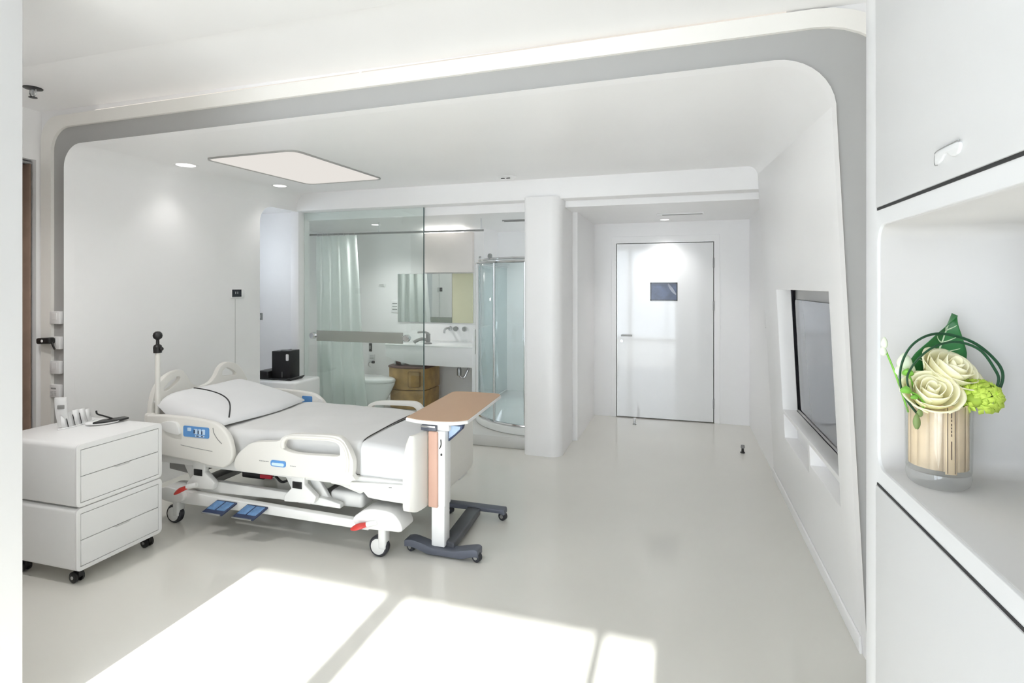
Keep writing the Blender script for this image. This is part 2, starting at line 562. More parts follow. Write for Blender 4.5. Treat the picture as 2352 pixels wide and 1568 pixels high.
# pale drawn curtain + dark figure shape seen behind the glass
bm = nb()
prism(bm, [(p.x, p.y) for p in smooth([(-0.12, 1.62, 0), (-0.07, 1.56, 0), (-0.035, 1.50, 0), (-0.045, 1.49, 0), (-0.09, 1.53, 0), (-0.128, 1.60, 0)], 4, True)], [], XZ, 6.7195, 6.722)
fin(bm, 'curtain_fold', mat('pale_fold', c(170, 176, 190), 0.7), d)
bm = nb(); cyl(bm, (-0.665, 6.715, 0.995), (-0.665, 6.668, 0.995), 0.011); tube(bm, [(-0.672, 6.668, 0.995), (-0.60, 6.667, 0.996), (-0.54, 6.672, 0.996)], 0.009)
fin(bm, 'handle', M_STEEL, d)
bm = nb(); cyl(bm, (-0.668, 6.715, 0.925), (-0.668, 6.705, 0.925), 0.018)
fin(bm, 'lock_cylinder', M_STEEL, d)
for z in (1.86, 1.36, 0.226):
    bm = nb(); box(bm, 0.374, 0.39, 6.704, 6.716, z - 0.055, z + 0.055, 0.003)
    fin(bm, 'hinge', M_BEDG, d)

# outer room shell (left wall with curtain recess, closet block, window wall, right wall)
bm = nb()
prism(bm, [(1.2, 0), (1.45, 0), (1.45, 2.46), (2.615, 2.46), (2.615, 0), (2.66, 0), (2.66, 2.9), (1.2, 2.9)], [], YZ, -4.225, -4.30)
box(bm, -4.5, -4.47, 1.2, 2.75, 0, 2.9)
box(bm, -4.469, -4.302, 2.62, 2.648, 0, 2.9)
struct(fin(bm, 'wall_outer_left', M_WALL), 'white wall with the brown curtain recess', 'wall')
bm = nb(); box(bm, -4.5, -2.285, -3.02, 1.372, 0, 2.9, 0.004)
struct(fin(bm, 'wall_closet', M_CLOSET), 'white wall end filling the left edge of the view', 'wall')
bm = nb(); box(bm, 1.0, 1.15, -3.05, 2.75, 0, 2.9)
struct(fin(bm, 'wall_outer_right', M_WALL), 'white wall behind the tall cabinet', 'wall')
bm = nb()
panes = [(-2.30, -1.447), (-1.335, -0.37), (-0.322, -0.108)]
HEAD = 2.607
prism(bm, [(-4.5, 0), (1.15, 0), (1.15, 2.95), (-4.5, 2.95)], [[(a, 0.06), (b, 0.06), (b, HEAD), (a, HEAD)] for a, b in panes], XZ, -3.0, -3.1)
struct(fin(bm, 'wall_window', M_WALL), 'white wall with the tall windows behind the viewer', 'wall')
for i, (a, b) in enumerate(panes):
    wd = bpy.data.objects.new('window_%d' % (i + 1), None); col.objects.link(wd)
    wd.location = ((a + b) / 2, -3.05, 0.06); ORG[wd.name] = Vector(wd.location)
    struct(wd, ['wide window pane nearest the closet', 'widest window pane in the middle', 'narrow window pane beside the cabinet'][i], 'window')
    bm = nb(); box(bm, a, b, -3.056, -3.05, 0.06, HEAD)
    fin(bm, 'pane', M_GLASS, wd)

# unseen shell added above and around the rooms to block leaking light
bm = nb(); box(bm, -5.3, 1.4, -3.12, 7.4, 2.96, 3.1)
struct(fin(bm, 'ceiling_light_seal', M_CEIL), 'added slab above all the rooms, blocking leaking light', 'ceiling')
bm = nb(); box(bm, 1.16, 1.3, -3.12, 7.4, 0, 2.96)
struct(fin(bm, 'wall_light_seal_east', M_WALL), 'added outer wall on the right side, blocking leaking light', 'wall')
bm = nb(); box(bm, -5.3, 1.3, 7.21, 7.4, 0, 2.96)
struct(fin(bm, 'wall_light_seal_end', M_WALL), 'added outer wall behind the corridor door, blocking leaking light', 'wall')
bm = nb(); box(bm, -5.3, -5.07, -3.12, 3.95, 0, 2.96); box(bm, -5.3, -5.07, 5.20, 7.21, 0, 2.96); box(bm, -5.3, -5.07, 3.95, 5.20, 2.5, 2.96)
struct(fin(bm, 'wall_light_seal_west', M_WALL), 'added outer wall on the left side, blocking leaking light', 'wall')

# nook + bathroom shell
bm = nb()
box(bm, -4.98, -4.02, 5.16, 5.24, 0, 2.5)
struct(fin(bm, 'wall_nook', M_WALL), 'white nook wall lit by blue daylight', 'wall')
bm = nb()
prism(bm, [(4.0, 0), (5.24, 0), (5.24, 2.5), (4.0, 2.5)], [[(4.25, 1.62), (4.66, 1.62), (4.66, 2.20), (4.25, 2.20)]], YZ, -4.98, -5.06)
box(bm, -5.06, -4.1, 3.92, 4.0, 0, 2.5)
struct(fin(bm, 'wall_nook_side', M_WALL), 'white side wall of the nook with a window', 'wall')
wd = bpy.data.objects.new('window_4', None); col.objects.link(wd); wd.location = (-5.0, 4.455, 1.62); ORG[wd.name] = Vector(wd.location)
struct(wd, 'side window of the nook beside the bed', 'window')
bm = nb(); box(bm, -5.03, -5.024, 4.25, 4.66, 1.62, 2.20)
fin(bm, 'pane', M_GLASS, wd)
bm = nb(); box(bm, -5.06, -4.05, 3.92, 5.24, 2.425, 2.55)
struct(fin(bm, 'ceiling_nook', M_CEIL), 'white ceiling of the nook', 'ceiling')
bm = nb(); box(bm, -5.0, -1.1, 5.17, 7.2, 2.325, 2.50)
struct(fin(bm, 'ceiling_bathroom', M_CEIL), 'white ceiling of the bathroom', 'ceiling')
bm = nb(); box(bm, -4.7, -2.35, 6.45, 6.55, 0, 2.45)
struct(fin(bm, 'wall_bathroom_back', M_WALL), 'white bathroom wall behind the vanity', 'wall')
bm = nb(); box(bm, -2.40, -2.352, 6.551, 7.0, 0, 2.45); box(bm, -2.40, -1.0, 7.0, 7.1, 0, 2.45)
struct(fin(bm, 'wall_shower_recess', M_WALL), 'white walls of the shower recess', 'wall')
bm = nb(); box(bm, -1.19, -1.121, 5.55, 7.0, 0, 2.45)
struct(fin(bm, 'wall_bathroom_right', M_WALL), 'white bathroom wall behind the shower', 'wall')
bm = nb(); box(bm, -4.78, -4.70, 5.24, 6.55, 0, 2.45)
struct(fin(bm, 'wall_bathroom_left', M_WALL), 'white bathroom wall behind the curtain', 'wall')
bm = nb(); box(bm, -4.13, -4.025, 5.06, 5.16, 0, 2.42, 0.01)
struct(fin(bm, 'trim_5', M_WALL), 'white jamb beside the glass partition', 'trim')

# ================================================================== GLASS PARTITION
t = thing('glass_partition', 'green tinted fixed glass panel in front of the bathroom', 'glass panel', (-3.28, 5.15, 0.0))
bm = nb(); box(bm, -4.02, -2.54, 5.145, 5.157, 0.112, 2.43)
fin(bm, 'pane', M_BGLASS, t)
bm = nb(); box(bm, -2.546, -2.540, 5.143, 5.159, 0.112, 2.43)
e = fin(bm, 'edge_strip', mat('dark_glass_edge', c(96, 112, 112), 0.2), t); e['label'] = 'dark polished glass edge'
bm = nb(); box(bm, -4.02, -2.54, 5.14, 5.162, 2.418, 2.432)
fin(bm, 'top_channel', M_STEEL, t)
t = thing('grab_rail', 'frosted flat grab rail with chrome ends on the glass panel', 'rail', (-3.28, 5.10, 1.0))
bm = nb(); box(bm, -3.81, -2.755, 5.085, 5.10, 0.990, 1.105, 0.004)
fin(bm, 'rail_plate', M_FROST, t)
for x in (-3.855, -2.71):
    bm = nb(); lathe(bm, [(0.0, -0.035), (0.028, -0.035), (0.036, -0.025), (0.036, 0.02), (0.024, 0.03), (0.024, 0.05), (0, 0.05)], (x, 5.093, 1.048), 20, (0, 1, 0))
    box(bm, min(x, x + (0.06 if x < -3.2 else -0.06)), max(x, x + (0.06 if x < -3.2 else -0.06)), 5.088, 5.098, 1.025, 1.07)
    e = fin(bm, 'end_fitting', M_CHROME, t)

# ================================================================== BATHROOM OBJECTS
t = thing('curtain_rail', 'thin dark curtain rail hanging in the bathroom', 'rail', (-3.1, 5.55, 2.2))
bm = nb(); tube(bm, [(-4.68, 5.53, 2.205), (-2.02, 5.53, 2.195)], 0.011, 8)
fin(bm, 'bar', M_BEDG, t)
for x in (-3.3, -2.05):
    bm = nb(); cyl(bm, (x, 5.53, 2.2), (x, 5.53, 2.327), 0.004)
    fin(bm, 'hanger_rod', M_STEEL, t)
t = thing('shower_curtain', 'pale green pleated shower curtain behind the glass', 'curtain', (-3.8, 5.55, 0.15))
bm = nb()


def curt(u, v):
    x0 = -4.14; x1 = -3.60 + 0.15 * (1 - v)
    x = x0 + (x1 - x0) * u
    a = 0.024 + 0.012 * (1 - v)
    return Vector((x, 5.53 + a * math.sin(u * 2 * math.pi * 4.5 + 0.4 * math.sin(5 * v)), 0.16 + 2.025 * v))


grid(bm, curt, 90, 10)
fin(bm, 'fabric', M_CURT, t)
for i in range(8):
    bm = nb(); lathe(bm, [(0.014, -0.002), (0.017, -0.002), (0.017, 0.002), (0.014, 0.002), (0.014, -0.002)], (-4.12 + i * 0.072, 5.53, 2.198), 12, (1, 0, 0))
    fin(bm, 'curtain_ring', M_STEEL, t)
# toilet (faces +X)
t = thing('toilet', 'white toilet with closed lid beside the shower curtain', 'toilet', (-3.55, 5.77, 0.11))
bm = nb()


def ell(s, L, Wd, x0, z):  # egg outline from wall side x0 to x0+L
    pts = []
    for i in range(28):
        a = 2 * math.pi * i / 28
        cx = math.cos(a); sy = math.sin(a)
        x = x0 + L / 2 + (L / 2) * cx
        wv = Wd / 2 * sy * (1.0 if cx < 0 else (1 - 0.15 * cx))
        pts.append(Vector((x, 5.77 + wv, z)))
    return pts


rs = []
for (x0, L, Wd, z) in ((-3.98, 0.60, 0.26, 0.111), (-3.98, 0.62, 0.27, 0.2), (-3.97, 0.68, 0.33, 0.32), (-3.96, 0.72, 0.375, 0.42), (-3.96, 0.725, 0.38, 0.445)):
    rs.append([bm.verts.new(p) for p in ell(0, L, Wd, x0, z)])
for a, b in zip(rs, rs[1:]):
    bridge(bm, a, b)
bm.faces.new(rs[0]); bm.faces.new(rs[-1])
fin(bm, 'bowl', M_PORC, t, ang=50)
bm = nb(); rs = []
for (g, z) in ((0.0, 0.447), (0.01, 0.455), (0.01, 0.475), (0.0, 0.487), (-0.02, 0.492)):
    rs.append([bm.verts.new(p) for p in ell(0, 0.725 + g, 0.385 + g, -3.965, z)])
for a, b in zip(rs, rs[1:]):
    bridge(bm, a, b)
bm.faces.new(rs[0]); bm.faces.new(rs[-1])
fin(bm, 'lid', M_PORC, t, ang=50)
bm = nb(); box(bm, -4.16, -3.955, 5.585, 5.955, 0.42, 0.82, 0.03, 3)
fin(bm, 'cistern', M_PORC, t)
# wooden two-tier curved cabinet under the counter
t = thing('wooden_bin_cabinet', 'golden wood cabinet with curved front and dark top under the vanity', 'cabinet', (-3.12, 6.0, 0.11))


def bowfront(x0, x1, yb, yf, bulge):
    pts = [(x0, yb), (x0, yf + 0.06)]
    for i in range(13):
        s = i / 12
        pts.append((x0 + 0.02 + (x1 - x0 - 0.04) * s, yf - bulge * math.sin(math.pi * s)))
    pts += [(x1, yf + 0.06), (x1, yb)]
    return pts


bm = nb(); prism(bm, bowfront(-3.40, -2.90, 6.30, 5.93, 0.07), [], XY, 0.112, 0.335)
fin(bm, 'lower_body', M_WICKER, t, bev=0.006)
bm = nb(); prism(bm, bowfront(-3.41, -2.89, 6.30, 5.92, 0.07), [], XY, 0.345, 0.600)
fin(bm, 'upper_body', M_WICKER, t, bev=0.006)
bm = nb(); prism(bm, bowfront(-3.39, -2.91, 6.28, 5.95, 0.06), [], XY, 0.335, 0.346)
fin(bm, 'shadow_joint', M_BROWNTOP, t)
bm = nb(); prism(bm, bowfront(-3.42, -2.88, 6.30, 5.915, 0.07), [], XY, 0.600, 0.622)
fin(bm, 'top_board', M_BROWNTOP, t, bev=0.004)
bm = nb(); prism(bm, rrect(-3.10, -2.95, 0.38, 0.57, 0.02), [rrect(-3.096, -2.954, 0.384, 0.566, 0.017)], XZ, 5.851, 5.90)
fin(bm, 'door_outline', mat('veneer_groove', c(140, 108, 66), 0.5), t)
t = thing('small_figurine', 'tiny dark and white ornament on the wooden cabinet', 'ornament', (-3.28, 6.0, 0.622))
bm = nb(); ball(bm, (-3.30, 6.0, 0.650), 0.045, 0.03, 0.0275, 14, 8)
fin(bm, 'body', M_BROWNTOP, t)
bm = nb(); ball(bm, (-3.245, 6.0, 0.651), 0.03, 0.03, 0.028, 12, 8)
fin(bm, 'ear', M_PORC, t)
bm = nb(); ball(bm, (-3.345, 6.0, 0.648), 0.02, 0.025, 0.025, 12, 8)
fin(bm, 'ear', M_PORC, t)
# vanity counter
t = thing('vanity_counter', 'long white vanity counter with deep apron under the mirror', 'vanity', (-2.95, 6.18, 0.63))
bm = nb(); box(bm, -3.44, -2.292, 5.90, 6.448, 0.865, 0.885, 0.005)
fin(bm, 'countertop', M_PORC, t)
bm = nb(); prism(bm, [(-3.43, 0.74), (-3.33, 0.69), (-3.1, 0.645), (-2.295, 0.64), (-2.295, 0.865), (-3.43, 0.865)], [], XZ, 5.905, 5.93)
fin(bm, 'apron', M_CAB, t, bev=0.003)
bm = nb(); box(bm, -2.95, -2.38, 5.97, 6.38, 0.72, 0.864, 0.03, 3)
fin(bm, 'basin', M_PORC, t)
bm = nb(); box(bm, -2.292, -2.238, 5.88, 6.448, 0.111, 1.10, 0.006)
fin(bm, 'end_panel', M_CAB, t)
bm = nb(); box(bm, -3.43, -2.295, 6.436, 6.448, 0.885, 1.10)
fin(bm, 'splashback', M_CAB, t)
t = thing('drain_trap', 'chrome drain trap hanging below the basin', 'pipe', (-2.56, 6.2, 0.45))
bm = nb(); tube(bm, smooth([(-2.57, 6.17, 0.725), (-2.57, 6.17, 0.56), (-2.56, 6.18, 0.49), (-2.52, 6.20, 0.47), (-2.49, 6.22, 0.53), (-2.47, 6.26, 0.59), (-2.47, 6.449, 0.59)], 6), 0.016, 10)
fin(bm, 'pipe_bend', M_CHROME, t)
bm = nb(); lathe(bm, [(0, -0.06), (0.028, -0.05), (0.028, 0.03), (0.02, 0.045), (0.0, 0.045)], (-2.57, 6.17, 0.55), 14)
fin(bm, 'bottle_trap', M_STEEL, t)
t = thing('wall_tap', 'chrome wall tap with two knobs below the mirror', 'tap', (-2.75, 6.40, 1.04))
bm = nb(); tube(bm, smooth([(-2.80, 6.436, 1.05), (-2.80, 6.36, 1.06), (-2.81, 6.28, 1.045), (-2.81, 6.26, 1.0)], 5), 0.013, 10); ball(bm, (-2.80, 6.42, 1.05), 0.03, 0.02, 0.03)
fin(bm, 'spout', M_STEEL, t)
for x in (-2.70, -2.58):
    bm = nb(); cyl(bm, (x, 6.436, 1.05), (x, 6.37, 1.05), 0.012); lathe(bm, [(0, -0.02), (0.03, -0.02), (0.033, 0.0), (0.028, 0.025), (0, 0.025)], (x, 6.37, 1.05), 14, (0, 1, 0))
    fin(bm, 'knob', M_STEEL, t)
t = thing('counter_mixer', 'dark metal lever mixer standing on the vanity beside the glass edge', 'tap', (-2.96, 6.05, 0.886))
bm = nb(); lathe(bm, [(0, 0.0), (0.045, 0.0), (0.045, 0.012), (0.026, 0.02), (0.026, 0.11), (0.03, 0.12), (0.0, 0.125)], (-2.93, 6.05, 0.886), 18)
fin(bm, 'body', M_BEDG, t)
bm = nb(); tube(bm, smooth([(-2.93, 6.05, 0.93), (-3.0, 6.02, 0.945), (-3.07, 6.0, 0.92), (-3.09, 5.99, 0.90)], 5), [0.02] * 16, 10)
fin(bm, 'spout', M_BEDG, t)
bm = nb(); tube(bm, smooth([(-2.92, 6.05, 1.01), (-2.98, 6.04, 1.03), (-3.06, 6.03, 1.025)], 5), 0.015, 10, flat=0.6)
fin(bm, 'lever', M_BEDG, t)
# mirror + warm bulkhead + strip lamp
t = thing('wall_mirror', 'wide frameless mirror above the vanity', 'mirror', (-3.02, 6.44, 1.12))
for xa, xb in ((-3.555, -3.452), (-3.448, -2.962), (-2.958, -2.780)):
    bm = nb(); box(bm, xa, xb, 6.432, 6.4425, 1.12, 1.75)
    fin(bm, 'mirror_door', M_MIRROR, t)
bm = nb(); box(bm, -3.557, -2.778, 6.4425, 6.4495, 1.118, 1.752)
fin(bm, 'backing', M_STEEL, t)
t = thing('mirror_bulkhead', 'warm white box panel above the bathroom mirror', 'panel', (-2.82, 6.4, 1.76))
bm = nb(); box(bm, -3.16, -2.48, 6.37, 6.449, 1.765, 2.27, 0.004)
fin(bm, 'panel', M_WARM, t)
bm = nb(); box(bm, -3.16, -2.62, 6.385, 6.43, 2.272, 2.285)
e = fin(bm, 'strip_light', M_STRIP, t); e['label'] = 'glowing strip light on the panel top'
t = thing('mirror_reflection_panel', 'pale yellow panel painted as a reflection at the right end of the mirror', 'panel', (-2.635, 6.43, 1.12))
bm = nb(); box(bm, -2.776, -2.495, 6.43, 6.449, 1.12, 1.75, 0.003)  # yellow board standing in for a yellowish reflection in the mirror
fin(bm, 'panel', M_YELLOW, t)
# bathroom wall bits
t = thing('toilet_paper_holder', 'small chrome paper holder on the wall above the toilet', 'holder', (-3.93, 6.42, 0.60))
bm = nb(); tube(bm, smooth([(-3.98, 6.449, 0.50), (-3.98, 6.41, 0.53), (-3.965, 6.40, 0.57), (-3.92, 6.40, 0.575)], 5), 0.008, 8)
fin(bm, 'arm', M_CHROME, t)
bm = nb(); cyl(bm, (-3.92, 6.40, 0.575), (-3.89, 6.40, 0.575), 0.018)
fin(bm, 'knob', M_BLACK, t)
t = thing('emergency_switch', 'black rectangular switch on the bathroom wall', 'switch', (-3.97, 6.445, 0.80))
bm = nb(); box(bm, -3.992, -3.952, 6.436, 6.449, 0.71, 0.82, 0.004)
fin(bm, 'plate', M_BLACK, t)
bm = nb(); box(bm, -3.983, -3.962, 6.431, 6.437, 0.745, 0.79, 0.002)
fin(bm, 'button', M_BEDG, t)
for x, z, wd_, hh, lb in ((-3.60, 1.32, 0.11, 0.16, 'white notice plate on the bathroom wall left of the mirror'), (-3.80, 1.60, 0.10, 0.04, 'tiny white vent plate high on the bathroom wall'),
                          (-3.95, 0.635, 0.09, 0.07, 'white socket below the black bathroom switch')):
    t = thing('wall_plate', lb, 'plate', (x, 6.445, z))
    bm = nb(); box(bm, x - wd_ / 2, x + wd_ / 2, 6.438, 6.449, z - hh / 2, z + hh / 2, 0.003)
    fin(bm, 'plate', M_CAB, t)
    bm = nb()
    for k in range(3):
        box(bm, x - wd_ * 0.35, x + wd_ * 0.3, 6.4368, 6.4385, z - hh * 0.28 + k * hh * 0.24, z - hh * 0.20 + k * hh * 0.24)
    fin(bm, 'marking', mat('grey_print', c(150, 155, 152), 0.6), t)
# ceiling slot vent + downlights in bathroom
t = thing('ceiling_vent', 'dark slot vent in the bathroom ceiling', 'vent', (-1.62, 5.78, 2.32))
bm = nb(); box(bm, -1.86, -1.36, 5.76, 5.82, 2.317, 2.3248)
fin(bm, 'slot', M_DARK, t)
bm = nb(); box(bm, -1.88, -1.34, 5.75, 5.76, 2.312, 2.3248); box(bm, -1.88, -1.34, 5.82, 5.83, 2.312, 2.3248)
fin(bm, 'frame', M_BEDG, t)


def downlight(loc, label, r=0.055, power=20.0, cone=120, tint=(1.0, 0.985, 0.97)):
    t = thing('downlight', label, 'ceiling lamp', loc, 'recessed downlights')
    bm = nb(); lathe(bm, [(r, -0.001), (r + 0.018, -0.004), (r + 0.022, -0.001), (r + 0.022, 0.0), (r, 0.0), (r, -0.001)], loc, 28)
    fin(bm, 'bezel', M_CAB, t)
    bm = nb(); lathe(bm, [(0, -0.0025), (r, -0.0025), (r, -0.0005), (0, -0.0005)], loc, 28)
    fin(bm, 'lens', M_LENS, t)
    ld = bpy.data.lights.new('downlight_beam', 'SPOT')
    ld.energy = power; ld.spot_size = R(cone); ld.spot_blend = 1.0; ld.shadow_soft_size = r; ld.color = tint; ld.specular_factor = 0.03
    lo_ = bpy.data.objects.new('downlight_beam', ld); col.objects.link(lo_)
    lo_.parent = t; lo_.location = (0, 0, -0.006 - r)
    return t


downlight((-3.25, 1.72, 2.7748), 'added unseen downlight brightening the front left bay beside the closet wall', 0.06, 58, 140)  # lamp added out of view to fill the left side with light
downlight((-3.47, 5.74, 2.324), 'round downlight in the bathroom ceiling behind the glass panel', 0.045, 38, 140)
downlight((-1.52, 6.5, 2.324), 'round downlight over the shower', 0.045, 38, 140)
downlight((-0.16, 6.47, 2.351), 'round downlight in front of the entrance door', 0.05, 22, 115)

# shower enclosure (quadrant)
SC = Vector((-1.42, 5.985)); SR = 0.80
t = thing('shower_enclosure', 'curved glass shower cubicle with chrome rails', 'shower', (-1.6, 5.9, 0.11))


def qpath(r, z, y1=6.985, x1=-1.20, n=20):
    p = [Vector((SC.x - r, y1, z))]
    for i in range(n + 1):
        a = R(180 + 90 * i / n)
        p.append(Vector((SC.x + r * math.cos(a), SC.y + r * math.sin(a), z)))
    p.append(Vector((x1, SC.y - r, z)))
    return p


bm = nb()
a = qpath(SR + 0.015, 0); poly = [(p.x, p.y) for p in a] + [(-1.195, 6.985)]
poly = [q for q in poly]
prism(bm, poly, [], XY, 0.112, 0.19)
fin(bm, 'shower_tray', M_PORC, t, bev=0.012)
for z, nm in ((0.203, 'bottom_rail'), (1.84, 'top_rail')):
    bm = nb(); tube(bm, qpath(SR, z), 0.014, 8)
    fin(bm, nm, M_CHROME, t)
bm = nb(); tube(bm, qpath(SR - 0.03, 1.875), 0.014, 8)
fin(bm, 'roller_rail', M_CHROME, t)


def qarc(a0, a1, r, z0, z1, bm, n=10):
    for i in range(n):
        A = R(a0 + (a1 - a0) * i / n); B = R(a0 + (a1 - a0) * (i + 1) / n)
        vs = []
        for ang, z in ((A, z0), (B, z0), (B, z1), (A, z1)):
            vs.append(bm.verts.new((SC.x + r * math.cos(ang), SC.y + r * math.sin(ang), z)))
        bm.faces.new(vs)


for k, (a0, a1, rr) in enumerate(((182, 210, SR), (210, 240, SR - 0.02), (240, 268, SR))):
    bm = nb(); qarc(a0, a1, rr, 0.205, 1.835, bm)
    fin(bm, 'curved_pane', M_SGLASS, t, solid=0.006)
bm = nb(); box(bm, SC.x - SR - 0.003, SC.x - SR + 0.003, SC.y, 6.985, 0.205, 1.835)
fin(bm, 'flat_pane', M_SGLASS, t)
bm = nb(); box(bm, SC.x, -1.20, SC.y - SR - 0.003, SC.y - SR + 0.003, 0.205, 1.835)
fin(bm, 'flat_pane', M_SGLASS, t)
for ang, wdt in ((182, 0.016), (196, 0.010), (210, 0.014), (240, 0.010), (267, 0.010)):
    bm = nb(); p = (SC.x + SR * math.cos(R(ang)), SC.y + SR * math.sin(R(ang)))
    cyl(bm, (*p, 0.2), (*p, 1.84), wdt, n=12)
    fin(bm, 'upright', M_CHROME if ang != 210 else M_CAB, t)
for ang in (190, 232):
    bm = nb(); p = Vector((SC.x + (SR - 0.03) * math.cos(R(ang)), SC.y + (SR - 0.03) * math.sin(R(ang)), 1.905))
    lathe(bm, [(0, -0.012), (0.026, -0.012), (0.03, 0), (0.026, 0.012), (0, 0.012)], p, 16, (math.cos(R(ang)), math.sin(R(ang)), 0))
    fin(bm, 'roller', M_STEEL, t)
bm = nb(); p = Vector((SC.x + (SR + 0.03) * math.cos(R(188)), SC.y + (SR + 0.03) * math.sin(R(188)), 0)); q = Vector((SC.x + (SR) * math.cos(R(188)), SC.y + (SR) * math.sin(R(188)), 0))
tube(bm, [(q.x, q.y, 0.80), (p.x, p.y, 0.81), (p.x, p.y, 1.09), (q.x, q.y, 1.10)], 0.008, 8)
fin(bm, 'door_handle', M_CHROME, t)

# ================================================================== CORRIDOR SMALL THINGS
t = thing('ceiling_vent', 'grey slot air vent in the corridor ceiling', 'vent', (0.03, 5.95, 2.351))
Mv = Matrix.Translation((0.03, 5.95, 0)) @ Matrix.Rotation(R(0), 4, 'Z')
bm = nb(); box(bm, -0.20, 0.20, -0.035, 0.035, 2.344, 2.3518, M=Mv)
fin(bm, 'slot', mat('grey_vent', c(150, 152, 150), 0.5), t)
bm = nb()
for y in (-0.042, 0.035):
    box(bm, -0.21, 0.21, y, y + 0.007, 2.338, 2.3518, M=Mv)
fin(bm, 'frame', M_CAB, t)
bm = nb()
for k in range(3):
    box(bm, -0.2, 0.2, -0.018 + k * 0.018 - 0.002, -0.018 + k * 0.018 + 0.002, 2.338, 2.346, M=Mv)
fin(bm, 'louvre', M_BEDG, t)
bm = nb(); box(bm, -0.255, -0.20, -0.03, 0.03, 2.336, 2.3518, 0.004, M=Mv)
fin(bm, 'sensor_end', M_CAB, t)
t = thing('wall_lamp', 'white half round lamp on the corridor wall', 'wall lamp', (0.762, 5.45, 1.30))
bm = nb(); lathe(bm, [(0, -0.022), (0.05, -0.020), (0.078, -0.012), (0.085, -0.004), (0.085, 0.0), (0, 0)], (0.7645, 5.45, 1.30), 24, (1, 0, 0))
fin(bm, 'dome', M_CAB, t)
bm = nb(); lathe(bm, [(0.085, -0.005), (0.092, -0.005), (0.092, 0.0), (0.085, 0.0), (0.085, -0.005)], (0.7645, 5.45, 1.30), 24, (1, 0, 0))
fin(bm, 'rim', M_STEEL, t)


def stop(loc, label, dark):
    t = thing('door_stop', label, 'door stop', loc)
    x, y, z = loc
    bm = nb(); lathe(bm, [(0, 0), (0.022, 0), (0.022, 0.008), (0.012, 0.014), (0.010, 0.05), (0.0, 0.05)], loc, 18)
    fin(bm, 'post', M_BLACK if dark else M_STEEL, t)
    bm = nb(); lathe(bm, [(0, 0.045), (0.016, 0.045), (0.019, 0.052), (0.016, 0.075), (0.0, 0.078)], loc, 18)
    fin(bm, 'cap', M_BEDG if dark else M_CAB, t)
    return t


stop((-0.49, 6.40, 0.0), 'white capped door stop on the floor by the door', False)
stop((0.58, 5.62, 0.0), 'small black door stop on the floor by the corridor wall', True)

# ================================================================== POD CEILING FIXTURES


def podz(x, y):
    t = (y - (YF + 0.06)) / (5.0 - YF - 0.06)
    sx = (x + 3.8) / 4.2
    zf = 2.553 + (2.594 - 2.553) * sx; zb = 2.60 + 0.015 * sx
    return zf + (zb - zf) * t


t = thing('ceiling_light_panel', 'large warm rectangular recessed ceiling light above the bed', 'ceiling lamp', (-3.04, 3.9, 2.585))


def podmap(a, b, t_):
    return Vector((a, b, podz(a, b) + t_))


o1 = rrect(-3.46, -2.63, 3.26, 4.50, 0.08)
o2 = rrect(-3.447, -2.643, 3.273, 4.487, 0.072)
bm = nb(); prism(bm, o1, [o2], podmap, -0.012, 0.0)
fin(bm, 'frame', mat('grey_light_frame', c(176, 176, 174), 0.5), t)
bm = nb(); prism(bm, o2, [], podmap, -0.006, -0.002)
fin(bm, 'diffuser', M_PANEL, t)
z = podz(-3.80, 3.40)
downlight((-3.80, 3.42, podz(-3.79, 3.42)), 'round downlight above the bed head, nearer the grey arch', 0.07, 5, 105)
downlight((-3.80, 4.50, podz(-3.80, 4.5)), 'round downlight above the nook opening', 0.06, 5, 105)
zz = podz(-1.5, 4.86)
t = thing('smoke_detector', 'low white round smoke detector on the ceiling before the beam', 'detector', (-1.52, 4.80, zz))
bm = nb(); lathe(bm, [(0, -0.028), (0.05, -0.028), (0.06, -0.02), (0.09, -0.006), (0.09, 0.0), (0, 0)], (-1.52, 4.80, zz), 28)
fin(bm, 'body', M_CAB, t)
bm = nb()
for k in (-1, 1):
    box(bm, -1.52 + k * 0.025 - 0.018, -1.52 + k * 0.025 + 0.018, 4.745, 4.75, zz - 0.03, zz - 0.022)
fin(bm, 'slots', M_BLACK, t)
t = thing('sprinkler_head', 'black sprinkler head on the ceiling at the left edge', 'sprinkler', (-3.76, 2.31, 2.80))
bm = nb(); lathe(bm, [(0, -0.010), (0.010, -0.010), (0.048, -0.004), (0.050, 0.0), (0, 0)], (-3.76, 2.31, 2.7995), 24)
fin(bm, 'plate', M_BLACK, t)
bm = nb(); cyl(bm, (-3.76, 2.31, 2.79), (-3.76, 2.31, 2.755), 0.007)
tube(bm, smooth([(-3.785, 2.31, 2.79), (-3.785, 2.31, 2.765), (-3.76, 2.31, 2.745), (-3.735, 2.31, 2.765), (-3.735, 2.31, 2.79)], 4), 0.004, 6)
fin(bm, 'frame_arm', M_STEEL, t)
bm = nb(); lathe(bm, [(0, -0.003), (0.022, -0.003), (0.022, 0), (0, 0)], (-3.76, 2.31, 2.744), 16)
fin(bm, 'deflector', M_BLACK, t)

# ================================================================== TV
t = thing('wall_television', 'grey flat screen leaning in the wall niche', 'television', (0.79, 3.55, 0.74))
bm = nb(); prism(bm, rrect(2.98, 4.135, 0.745, 1.505, 0.03), [], slant, 0.075, 0.092)
fin(bm, 'casing', M_BLACK, t, bev=0.003)
bm = nb(); prism(bm, rrect(2.983, 4.132, 0.748, 1.502, 0.028), [], slant, 0.0725, 0.0765)
fin(bm, 'screen', M_SCREEN, t)
bm = nb(); box(bm, 0.80, 0.842, 3.4, 3.7, 0.95, 1.3)
fin(bm, 'wall_bracket', M_BEDG, t)

# ================================================================== HOSPITAL BED
bed = thing('hospital_bed', 'ivory hospital bed with side rails, castors and foot pedals', 'bed', (-2.45, 3.3, 0.0))
